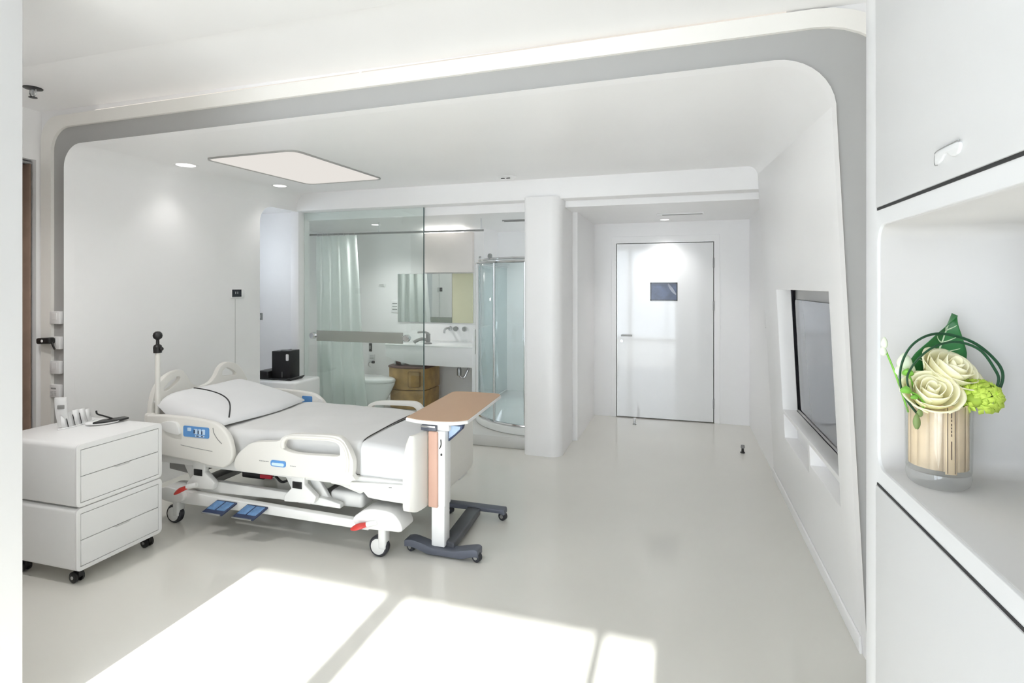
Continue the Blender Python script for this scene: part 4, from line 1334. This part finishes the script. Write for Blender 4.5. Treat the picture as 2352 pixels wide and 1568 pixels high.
for (a, b) in ((-0.06, 0.045), (-0.06, W_ - 0.05), (-D_ + 0.16, 0.045), (-D_ + 0.06, W_ - 0.05)):
    bm = nb(); p = Mc @ Vector((a, b, 0.030))
    for dy in (-0.016, 0.016):
        lathe(bm, [(0, -0.009), (0.024, -0.009), (0.030, -0.005), (0.030, 0.005), (0.024, 0.009), (0, 0.009)], p + Vector((0, dy, 0)), 20, (0, 1, 0))
    cs = fin(bm, 'castor_wheel', M_BLACK, t)
    bm = nb(); cyl(bm, p + Vector((0, -0.027, 0)), p + Vector((0, 0.027, 0)), 0.009, n=12)
    fin(bm, 'castor_hub', M_STEEL, cs)
    bm = nb(); box(bm, p.x - 0.012, p.x + 0.032, p.y - 0.012, p.y + 0.012, 0.028, 0.0755, 0.005)
    fin(bm, 'castor_bracket', M_BLACK, cs)

# things on the cabinet
t = thing('wall_phone', 'white handset leaning in its rack on the bedside cabinet', 'handset', (-3.47, 2.29, 0.753))
Mp = Matrix.Translation((-3.49, 2.295, 0.754)) @ Matrix.Rotation(R(30), 4, 'Z') @ Matrix.Rotation(R(0), 4, 'X')
bm = nb()
P = [Mp @ Vector(p) for p in ((0.0, 0.022, 0.004), (0.0, 0.010, 0.05), (0.0, -0.006, 0.10), (0.0, -0.014, 0.16), (0.0, -0.014, 0.185))]
rows = []
for p in smooth(P, 4):
    rows.append([bm.verts.new(p + (Mp.to_3x3() @ Vector((sx * 0.027, sy * 0.009, 0)))) for sx, sy in ((-1, -1), (1, -1), (1.15, 0), (1, 1), (-1, 1), (-1.15, 0))])
for a, b in zip(rows, rows[1:]):
    bridge(bm, a, b)
bm.faces.new(rows[0]); bm.faces.new(rows[-1])
fin(bm, 'handset_body', M_CAB, t, ang=70)
bm = nb(); box(bm, -0.012, 0.024, -0.026, -0.018, 0.118, 0.142, 0.003, M=Mp)
fin(bm, 'display', M_BEDG, t)
t = thing('file_rack', 'white slotted rack fanned out on the bedside cabinet', 'rack', (-3.48, 2.38, 0.753))
Rk = smooth([(-3.475, 2.262, 0), (-3.462, 2.31, 0), (-3.468, 2.37, 0), (-3.488, 2.44, 0), (-3.515, 2.50, 0)], 3)
bm = nb()
tube(bm, [Vector((p.x, p.y, 0.756)) for p in Rk], 0.0045, 6)
fin(bm, 'foot_strip', M_CAB, t)
for k in range(5):
    a = Vector(Rk[min(2 * k + 1, len(Rk) - 1)]); b = Vector(Rk[min(2 * k + 3, len(Rk) - 1)])
    dv = (b - a).normalized(); nrm = Vector((-dv.y, dv.x, 0))
    h = 0.076 + 0.016 * math.sin(math.pi * k / 4)
    bm = nb()
    A = [a + dv * 0.003, b - dv * 0.003]
    base_ = [bm.verts.new((q.x, q.y, 0.757)) for q in A] + [bm.verts.new((q.x + nrm.x * 0.018, q.y + nrm.y * 0.018, 0.757 + h)) for q in A[::-1]]
    bm.faces.new(base_)
    fin(bm, 'slot_leaf', M_CAB, t, solid=0.005)
bm = nb()
for k in (1, 2, 3):
    a = Vector(Rk[min(2 * k + 1, len(Rk) - 1)]) + Vector((0.004, 0, 0))
    tube(bm, [(a.x, a.y, 0.762), (a.x - 0.014, a.y - 0.004, 0.826)], 0.0018, 6)
fin(bm, 'slot_pin', M_BLACK, t)
t = thing('instrument_tray', 'oval white tray with a black folded gadget on the bedside cabinet', 'tray', (-3.36, 2.44, 0.753))
bm = nb(); Mt = Matrix.Translation((-3.375, 2.46, 0.7535)) @ Matrix.Rotation(R(62), 4, 'Z') @ Matrix.Diagonal((1.0, 0.62, 1, 1))
lathe(bm, [(0, 0), (0.075, 0), (0.095, 0.010), (0.097, 0.013), (0.090, 0.011), (0.07, 0.004), (0, 0.004)], (0, 0, 0), 36)
for v in bm.verts:
    v.co = Mt @ v.co
fin(bm, 'tray_dish', M_CAB, t)
t = thing('folded_gadget', 'black folded gadget with a thin strap lying on the oval tray', 'gadget', (-3.36, 2.47, 0.76))
Mg = Matrix.Translation((-3.37, 2.485, 0.7585)) @ Matrix.Rotation(R(62), 4, 'Z')
bm = nb(); prism(bm, [(-0.085, -0.02), (-0.06, -0.045), (0.055, -0.05), (0.10, -0.02), (0.085, 0.03), (-0.03, 0.04)], [], lambda a, b, t_: Mg @ Vector((a, b, t_ + 0.06 * max(0, a) * 0.3)), 0.001, 0.012)
fin(bm, 'case', M_BLACK, t, bev=0.003)
bm = nb(); tube(bm, [Mg @ Vector(p) for p in [tuple(q) for q in smooth([(0.02, 0.02, 0.012), (-0.02, 0.045, 0.03), (-0.05, 0.06, 0.045), (-0.055, 0.065, 0.065)], 4)]], 0.005, 8)
fin(bm, 'strap', M_BLACK, t)

# low nook cabinet with the black machine
t = thing('nook_cabinet', 'low white cabinet with rounded edge in the blue lit nook', 'cabinet', (-4.2, 4.92, 0.0))
bm = nb(); box(bm, -4.62, -3.79, 4.69, 5.135, 0.06, 0.598, 0.03, 4)
nbody = fin(bm, 'body', M_CAB, t)
bm = nb(); box(bm, -4.60, -3.795, 4.686, 4.692, 0.455, 0.459)
fin(bm, 'drawer_joint', M_BEDG, nbody)
bm = nb(); box(bm, -4.58, -3.82, 4.72, 5.11, 0.0, 0.065)
fin(bm, 'plinth', M_BEDG, t)
t = thing('coffee_machine', 'tall black capsule machine with drip tray on the nook cabinet', 'machine', (-4.05, 4.86, 0.598))
bm = nb(); prism(bm, [(-4.175, 0.605), (-3.945, 0.605), (-3.945, 0.905), (-4.04, 0.900), (-4.05, 0.906), (-4.07, 0.898), (-4.175, 0.895)], [], XZ, 4.82, 4.98)
mb = fin(bm, 'body', M_BLACK, t, bev=0.006)
bm = nb(); prism(bm, rrect(-3.992, -3.958, 0.80, 0.868, 0.008), [], XZ, 4.817, 4.821)
e = fin(bm, 'display', M_CAB, mb); e['label'] = 'white display strip'
bm = nb(); box(bm, -4.045, -4.038, 4.8185, 4.821, 0.62, 0.68)
fin(bm, 'seam', M_BEDG, mb)
bm = nb(); prism(bm, [(-4.32, 0.599), (-3.90, 0.599), (-3.872, 0.622), (-3.875, 0.632), (-3.945, 0.615), (-4.17, 0.612), (-4.17, 0.685), (-4.29, 0.690), (-4.29, 0.66), (-4.315, 0.655)], [], XZ, 4.76, 4.97)
fin(bm, 'drip_tray', M_BLACK, t, bev=0.005)
t = thing('wall_plate', 'grey switch plate on the blue lit nook wall', 'switch', (-4.62, 5.158, 1.235))
bm = nb(); box(bm, -4.66, -4.595, 5.150, 5.1595, 1.20, 1.28, 0.003)
fin(bm, 'plate', mat('grey_print', c(150, 155, 152), 0.6), t)
bm = nb(); box(bm, -4.645, -4.612, 5.147, 5.151, 1.22, 1.26, 0.002)
fin(bm, 'rocker', M_STEEL, t)

# left wall: thermostat and seam
t = thing('thermostat', 'black wall thermostat display with white edge above the bed', 'thermostat', (-3.995, 4.15, 1.52))
bm = nb(); box(bm, -3.9995, -3.982, 4.08, 4.235, 1.482, 1.562, 0.003)
th = fin(bm, 'housing', M_CAB, t)
bm = nb(); box(bm, -3.983, -3.978, 4.082, 4.192, 1.492, 1.560, 0.001, 1)
fin(bm, 'screen', M_BLACKSCR, t)
bm = nb()
for y in (4.115, 4.14):
    box(bm, -3.9785, -3.9775, y, y + 0.010, 1.518, 1.540)
fin(bm, 'digits', M_BEDG, t)
bm = nb(); box(bm, -4.001, -3.9985, 4.133, 4.139, 0.80, 1.47)
struct(fin(bm, 'trim_6', mat('seam_grey', c(205, 205, 204), 0.6)), 'thin vertical panel joint in the wall above the bed', 'trim')

# plates on the grey band at left
lab = ['topmost blank white plate on the grey band beside the brown curtain', 'white plate behind the black scanner on the grey band', 'third blank white plate down on the grey band', 'white printed card plate lowest on the grey band']
for k, (z0, z1) in enumerate(((1.335, 1.422), (1.163, 1.250), (0.995, 1.083), (0.833, 0.921))):
    t = thing('wall_plate', lab[k], 'plate', (-4.08, 2.6590, z0))
    bm = nb(); box(bm, -4.13, -4.035, 2.6370, 2.6630, z0, z1, 0.004)
    pt = fin(bm, 'plate', M_CAB, t)
    if k == 3:
        bm = nb()
        for q in range(5):
            box(bm, -4.115 + q * 0.010, -4.108 + q * 0.010, 2.6362, 2.6380, 0.890, 0.900)
        for q in range(4):
            box(bm, -4.118, -4.092, 2.6364, 2.6380, 0.845 + q * 0.009, 0.847 + q * 0.009)
            box(bm, -4.085, -4.065, 2.6364, 2.6380, 0.848 + q * 0.008, 0.850 + q * 0.008)
        fin(bm, 'printing', M_BEDG, t)
    else:
        bm = nb(); box(bm, -4.105, -4.06, 2.6355, 2.6380, z0 + 0.03, z1 - 0.012, 0.001, 1)
        fin(bm, 'cover', M_CAB, t)
t = thing('handheld_scanner', 'black handheld scanner hooked on the grey band', 'scanner', (-4.13, 2.6090, 1.2))
Ms = Matrix.Translation((-4.128, 2.6140, 1.222)) @ Matrix.Rotation(R(-3), 4, 'Y')
bm = nb(); box(bm, -0.068, 0.062, -0.022, 0.0225, -0.021, 0.021, 0.012, 3, M=Ms)
sb = fin(bm, 'body', M_BLACK, t)
bm = nb(); ball(bm, Ms @ Vector((-0.005, -0.022, 0.0)), 0.010, 0.004, 0.010, 12, 8)
fin(bm, 'lens', M_CAB, sb)
bm = nb(); tube(bm, smooth([(-4.072, 2.6140, 1.215), (-4.062, 2.6160, 1.19), (-4.058, 2.6240, 1.165)], 4), 0.006, 8)
fin(bm, 'cable', M_BLACK, sb)

# brown curtain in the left recess
t = thing('window_curtain', 'brown full length curtain in the recess at the left edge', 'curtain', (-4.38, 2.1, 0.02))
bm = nb()
grid(bm, lambda u, v: Vector((-4.268 + 0.024 * math.sin(u * 2 * math.pi * 14 + 0.9), 1.50 + 1.098 * u, 0.01 + 2.42 * v)), 280, 4)
fin(bm, 'fabric', M_BROWN, t, solid=0.004)
bm = nb(); tube(bm, [(-4.268, 1.48, 2.442), (-4.268, 2.612, 2.442)], 0.010, 8)
fin(bm, 'track', M_BEDG, t)

# ================================================================== TALL CABINET AT RIGHT
FX = 0.36
t = thing('tall_cabinet', 'tall white cabinet with open niche at the right edge', 'cabinet', (0.68, 0.5, 0.0))
YE = 1.258
bm = nb()
CB = lambda a, b, t_: Vector((t_, a, b))
# carcass built as ring frame: face frame with three openings
nich = [(q[0], q[1]) for q in rrect(-0.25, 1.192, 1.256, 1.713, 0.03, 5)]
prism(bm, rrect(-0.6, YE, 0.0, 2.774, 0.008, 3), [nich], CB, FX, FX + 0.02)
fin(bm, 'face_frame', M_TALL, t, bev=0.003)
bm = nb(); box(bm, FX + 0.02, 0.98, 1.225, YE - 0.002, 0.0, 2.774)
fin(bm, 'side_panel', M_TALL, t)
# niche liner
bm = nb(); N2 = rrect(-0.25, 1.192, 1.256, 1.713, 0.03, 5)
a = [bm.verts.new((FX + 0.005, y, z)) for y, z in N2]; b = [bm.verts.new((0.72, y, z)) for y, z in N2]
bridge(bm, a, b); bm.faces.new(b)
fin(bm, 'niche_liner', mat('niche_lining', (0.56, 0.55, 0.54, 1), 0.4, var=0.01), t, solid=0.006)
bm = nb(); box(bm, FX - 0.0015, FX + 0.001, -0.6, 1.19, 1.7415, 1.7465)
fin(bm, 'door_gap', M_DARK, t)
bm = nb(); box(bm, FX - 0.0015, FX + 0.001, -0.6, 1.19, 1.2225, 1.2265)
fin(bm, 'door_gap', M_DARK, t)
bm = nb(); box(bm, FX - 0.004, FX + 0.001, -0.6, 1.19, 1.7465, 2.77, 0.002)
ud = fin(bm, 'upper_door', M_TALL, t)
bm = nb(); prism(bm, [(p.x, p.y) for p in smooth([(0.865, 1.791, 0), (0.925, 1.791, 0), (0.931, 1.786, 0), (0.931, 1.776, 0), (0.925, 1.773, 0), (0.914, 1.775, 0), (0.898, 1.783, 0), (0.88, 1.775, 0), (0.866, 1.775, 0), (0.858, 1.783, 0)], 3, True)], [], CB, FX - 0.0075, FX - 0.003)
fin(bm, 'finger_pull', M_TALL, ud, bev=0.0015)
bm = nb(); tube(bm, smooth([(FX - 0.0065, 0.862, 1.7925), (FX - 0.0065, 0.924, 1.7925), (FX - 0.0065, 0.9325, 1.787), (FX - 0.0065, 0.9325, 1.774), (FX - 0.0065, 0.924, 1.772)], 4), 0.0007, 6)
fin(bm, 'pull_edge', M_BEDG, ud)
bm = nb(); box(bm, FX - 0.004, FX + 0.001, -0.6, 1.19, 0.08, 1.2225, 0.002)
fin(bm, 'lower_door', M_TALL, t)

# ================================================================== VASE OF FLOWERS
VC = Vector((0.4235, 1.105, 1.2595))
RV = Vector((math.cos(YAW), math.sin(YAW), 0)); DV = Vector((-math.sin(YAW), math.cos(YAW), 0))


def fl(a, b, h):  # a: across, b: depth, h: height above niche floor
    return VC + RV * a + DV * b + Vector((0, 0, h))


t = thing('glass_vase', 'round glass vase lined with pale wood in the cabinet niche', 'vase', VC)
bm = nb(); lathe(bm, [(0.0445, 0.026), (0.046, 0.03), (0.0475, 0.140), (0.046, 0.140), (0.0445, 0.030), (0.0445, 0.026)], VC, 48)
fin(bm, 'glass_wall', M_VGLASS, t)
bm = nb(); lathe(bm, [(0, 0), (0.036, 0.0), (0.043, 0.006), (0.046, 0.018), (0.0445, 0.026), (0.03, 0.022), (0, 0.021)], VC, 48)
fin(bm, 'glass_base', M_VBASE, t)
# wooden liner staves
for k in range(14):
    a0 = 360 / 14 * k + 2; a1 = a0 + 360 / 14 - 0.35
    bm = nb()
    for i in range(3):
        A = R(a0 + (a1 - a0) * i / 3); B = R(a0 + (a1 - a0) * (i + 1) / 3)
        h = 0.140 + 0.003 * math.sin(k * 2.3)
        vs = [bm.verts.new(VC + Vector((0.0405 * math.cos(x_), 0.0405 * math.sin(x_), z_))) for x_, z_ in ((A, 0.034), (B, 0.034), (B, h), (A, h))]
        bm.faces.new(vs)
    fin(bm, 'wood_stave', M_VWOOD, t, solid=0.002)
# printed strip facing the camera
fa = math.degrees(math.atan2(-VC.y, -VC.x)) + 24
bm = nb()
for i in range(4):
    A = R(fa - 11 + 22 * i / 4); B = R(fa - 11 + 22 * (i + 1) / 4)
    bm.faces.new([bm.verts.new(VC + Vector((0.0425 * math.cos(x_), 0.0425 * math.sin(x_), z_))) for x_, z_ in ((A, 0.030), (B, 0.030), (B, 0.143), (A, 0.143))])
ws = fin(bm, 'printed_strip', M_VWOOD2, t, solid=0.0012)
bm = nb()
for off, z0, z1, wv in ((-7, 0.032, 0.142, 0.0007), (7, 0.032, 0.142, 0.0007)):
    A = R(fa + off); p = VC + Vector((0.0433 * math.cos(A), 0.0433 * math.sin(A), 0))
    cyl(bm, p + Vector((0, 0, z0)), p + Vector((0, 0, z1)), wv, n=6)
A = R(fa); p = VC + Vector((0.0433 * math.cos(A), 0.0433 * math.sin(A), 0))
for z0, z1 in ((0.055, 0.085), (0.093, 0.097), (0.099, 0.103), (0.105, 0.108), (0.110, 0.114), (0.117, 0.121), (0.123, 0.137)):
    cyl(bm, p + Vector((0, 0, z0)), p + Vector((0, 0, z1)), 0.0009, n=6)
fin(bm, 'print_marks', M_INK, t)


def rose(ctr, rad, tilt_dir, tilt, label, seed):
    rnd = random.Random(seed)
    t = thing('rose', label, 'flower', ctr, 'cream roses in the vase')
    rot = Matrix.Rotation(R(tilt), 3, tilt_dir) @ Matrix.Rotation(R(38), 3, RV)
    # layers of cupped petals: (count, radius, rim height, half angle, outward roll)
    layers = [(3, 0.22, 0.62, 75, 0.00), (3, 0.40, 0.60, 72, 0.03), (4, 0.60, 0.54, 62, 0.07), (4, 0.80, 0.44, 62, 0.14), (5, 0.98, 0.30, 52, 0.20)]
    for li, (n_, rr, hh, half, roll) in enumerate(layers):
        off = rnd.uniform(0, 6.28)
        for k in range(n_):
            a0 = off + 2 * math.pi * k / n_
            bm = nb()
            nu, nv = 10, 8
            V = []
            jig = rnd.uniform(-0.05, 0.05)
            for i in range(nu + 1):
                row = []
                for j in range(nv + 1):
                    u = i / nu * 2 - 1; v = j / nv
                    ww = 0.45 + 0.55 * math.sin(min(1.0, 0.15 + 1.1 * v) * math.pi * 0.5)
                    ang = a0 + u * R(half) * ww
                    r0 = rad * (rr + 0.03 * u) * (0.25 + 0.75 * math.sin(min(1, 1.35 * v) * math.pi / 2) ** 0.8)
                    r0 += rad * roll * max(0, (v - 0.55) / 0.45) ** 2 * (1 - 0.3 * abs(u))
                    z = -0.62 * rad + v * rad * (0.62 + hh + jig) * (1 - 0.20 * abs(u) ** 2.4) - rad * roll * 0.55 * max(0, (v - 0.72) / 0.28) ** 2
                    row.append(bm.verts.new(ctr + rot @ Vector((r0 * math.cos(ang), r0 * math.sin(ang), z))))
                V.append(row)
            for i in range(nu):
                for j in range(nv):
                    bm.faces.new((V[i][j], V[i + 1][j], V[i + 1][j + 1], V[i][j + 1]))
            fin(bm, 'petal', M_ROSE, t, ang=180, solid=0.0009)
    bm = nb()
    ball(bm, ctr + rot @ Vector((0, 0, -rad * 0.5)), rad * 0.28, rad * 0.28, rad * 0.25, 12, 8)
    tube(bm, smooth([ctr + rot @ Vector((0, 0, -rad * 0.6)), ctr * 0.6 + (VC + Vector((0, 0, 0.10))) * 0.4, VC + Vector((0.004, 0.002, 0.045))], 5), 0.003, 8)
    fin(bm, 'stem', M_BUDG, t)
    return t


rose(fl(-0.028, -0.022, 0.160), 0.0385, DV, -20, 'cream rose lower at the left of the vase', 3)
rose(fl(0.022, 0.002, 0.194), 0.0415, DV, 12, 'cream rose standing higher in front of the big leaf', 8)

# big leaf
t = thing('big_leaf', 'large pointed dark green leaf behind the roses', 'leaf', fl(0.02, 0.035, 0.18))


LEAFROWS = [(884, 2140, 2178, 2212), (872, 2122, 2181, 2232), (858, 2112, 2185, 2244), (830, 2116, 2190, 2249), (809, 2133, 2195, 2247), (787, 2156, 2202, 2241), (760, 2180, 2209, 2234), (740, 2200, 2215, 2227), (721, 2219.5, 2220, 2220.5)]
LEAFROWS = [((q[1] - 2155) * 0.000744, (q[2] - 2155) * 0.000744, (q[3] - 2155) * 0.000744, 0.3405 - (q[0] - 655) * 0.000744) for q in LEAFROWS]


def leafp(u, v):
    x_ = min(v, 0.9999) * (len(LEAFROWS) - 1)
    i = int(x_); f_ = x_ - i
    q = [LEAFROWS[i][k] * (1 - f_) + LEAFROWS[i + 1][k] * f_ for k in range(4)]
    a = q[1] + (q[1] - q[0]) * u if u < 0 else q[1] + (q[2] - q[1]) * u
    return fl(a, 0.040 - 0.012 * abs(u) + 0.003 * math.sin(9 * v) * u - 0.01 * v * v, q[3] - 0.004 * abs(u))


bm = nb(); grid(bm, lambda i, j: leafp(i * 2 - 1, j), 14, 22)
bl = fin(bm, 'blade', M_LEAF, t, ang=180, solid=0.001)
bm = nb()
tube(bm, [leafp(0, 0.05 + 0.93 * k / 14) + DV * -0.0022 for k in range(15)], [0.0022 - 0.0015 * k / 14 for k in range(15)], 6)
for s in (0.30, 0.45, 0.60, 0.74):
    for sg in (-1, 1):
        tube(bm, [leafp(sg * q * 0.75, s + 0.10 * q) + DV * -0.002 for q in (0, 0.25, 0.5, 0.75, 1.0)], [0.0013, 0.0011, 0.0009, 0.0007, 0.0004], 5)
fin(bm, 'veins', M_VEIN, t)
bm = nb(); tube(bm, smooth([leafp(0, 0.02), fl(0.0, 0.02, 0.08), fl(0, 0.01, 0.045)], 4), 0.002, 6)
fin(bm, 'stem', M_BUDG, t)
# looping grass blades
for k, (lab_, pts, r_) in enumerate((
    ('outer dark green grass loop arching over the roses', [(-0.030, -0.005, 0.110), (-0.068, -0.01, 0.160), (-0.066, -0.005, 0.205), (-0.040, 0.0, 0.242), (0.01, 0.01, 0.257), (0.06, 0.0, 0.243), (0.098, -0.005, 0.208), (0.106, -0.005, 0.178), (0.085, -0.005, 0.147), (0.03, 0.0, 0.120)], 0.0024),
    ('inner dark green grass loop arching over the roses', [(-0.026, -0.012, 0.110), (-0.062, -0.016, 0.170), (-0.055, -0.012, 0.200), (-0.020, -0.008, 0.232), (0.025, -0.004, 0.244), (0.062, -0.01, 0.232), (0.086, -0.012, 0.200), (0.093, -0.012, 0.178), (0.078, -0.01, 0.150), (0.03, -0.006, 0.118)], 0.0022))):
    bm = nb(); tube(bm, smooth([fl(*p) for p in pts], 7), r_, 8, flat=0.6)
    tag(fin(bm, 'grass_loop', M_GRASS, loc=fl(0.02, 0, 0.12)), lab_, 'grass blade', 'grass loops in the vase')
# hydrangea
t = thing('hydrangea', 'lime green hydrangea cluster at the right of the vase', 'flower', fl(0.05, -0.015, 0.15))
rnd = random.Random(5)
bm = nb()
for k in range(95):
    th = rnd.uniform(0, 6.28); ph = math.acos(rnd.uniform(-0.6, 1))
    d = Vector((math.sin(ph) * math.cos(th), math.sin(ph) * math.sin(th), math.cos(ph)))
    cc = fl(0.050, -0.018, 0.152) + RV * (d.x * 0.036) + DV * (d.y * 0.026) + Vector((0, 0, d.z * 0.026))
    u = d.orthogonal().normalized(); v = d.cross(u)
    ro = rnd.uniform(0, 1.5)
    for q in range(4):
        a = ro + q * math.pi / 2
        e1 = (u * math.cos(a) + v * math.sin(a)); e2 = (u * -math.sin(a) + v * math.cos(a))
        L = 0.0115
        pts_ = [cc, cc + e1 * L * 0.55 + e2 * L * 0.42 + d * 0.002, cc + e1 * L + d * 0.0035, cc + e1 * L * 0.55 - e2 * L * 0.42 + d * 0.002]
        bm.faces.new([bm.verts.new(p) for p in pts_])
bf = fin(bm, 'florets', M_LIME, t, ang=180, solid=0.0006)
bf['kind'] = 'stuff'
bm = nb(); tube(bm, smooth([fl(0.045, -0.012, 0.145), fl(0.02, -0.004, 0.11), fl(0.008, 0, 0.045)], 4), 0.0025, 6)
fin(bm, 'stem', M_BUDG, t)
bm = nb(); ball(bm, fl(0.050, -0.018, 0.150), 0.022, 0.018, 0.015, 12, 8)
fin(bm, 'flower_core', M_LIME, t)
# small sprigs


def sprig(name, label, base, tip, blobs, m, cat='bud'):
    t = thing(name, label, cat, base)
    bm = nb(); tube(bm, smooth([base, (base + tip) / 2 + Vector((0, 0, 0.006)), tip], 4), 0.0016, 6)
    fin(bm, 'stem', M_BUDG, t)
    for (p, rx, rz) in blobs:
        bm = nb()
        dirv = (p - base).normalized()
        V = []
        n_ = 8
        for j in range(7):
            v = j / 6; rr = rx * math.sin(math.pi * (0.08 + 0.88 * v)) ** 0.8
            V.append([bm.verts.new(p + RV * (rr * math.cos(2 * math.pi * i / n_)) + DV * (rr * 0.8 * math.sin(2 * math.pi * i / n_)) + Vector((0, 0, rz * (v * 2 - 1) + 0.25 * rr * math.sin(4 * math.pi * i / n_)))) for i in range(n_)])
        for a, b in zip(V, V[1:]):
            bridge(bm, a, b)
        bm.faces.new(V[0]); bm.faces.new(V[-1])
        fin(bm, 'bud', m, t, ang=80)


sprig('green_bud_sprig', 'small bright green bud sticking out at the far left', fl(-0.042, -0.03, 0.140), fl(-0.076, -0.032, 0.166), [(fl(-0.078, -0.032, 0.168), 0.009, 0.006), (fl(-0.064, -0.032, 0.156), 0.006, 0.004)], M_BUDG)
sprig('green_bud_sprig', 'small bright green bud above the lower rose', fl(-0.030, 0.0, 0.125), fl(-0.056, -0.006, 0.192), [(fl(-0.056, -0.006, 0.193), 0.0095, 0.006)], M_BUDG)
sprig('drooping_sprig', 'olive green sprig drooping over the vase rim', fl(-0.046, -0.032, 0.140), fl(-0.062, -0.036, 0.122), [(fl(-0.063, -0.036, 0.117), 0.006, 0.013), (fl(-0.058, -0.036, 0.131), 0.005, 0.007)], mat('olive_bud', c(120, 140, 84), 0.5, var=0.1, scale=30))
sprig('pale_blossom_sprig', 'pale blossom below the left side of the grass loop', fl(-0.03, 0.012, 0.12), fl(-0.05, 0.01, 0.205), [(fl(-0.050, 0.010, 0.208), 0.013, 0.015), (fl(-0.043, 0.010, 0.198), 0.011, 0.011), (fl(-0.055, 0.012, 0.194), 0.010, 0.010)], M_PALEB, 'blossom')
sprig('pale_blossom_sprig', 'pale wispy blossom outside the grass loop at upper left', fl(-0.04, 0.015, 0.12), fl(-0.078, 0.02, 0.232), [(fl(-0.078, 0.02, 0.240), 0.006, 0.010), (fl(-0.080, 0.02, 0.226), 0.006, 0.008)], M_PALEB, 'blossom')
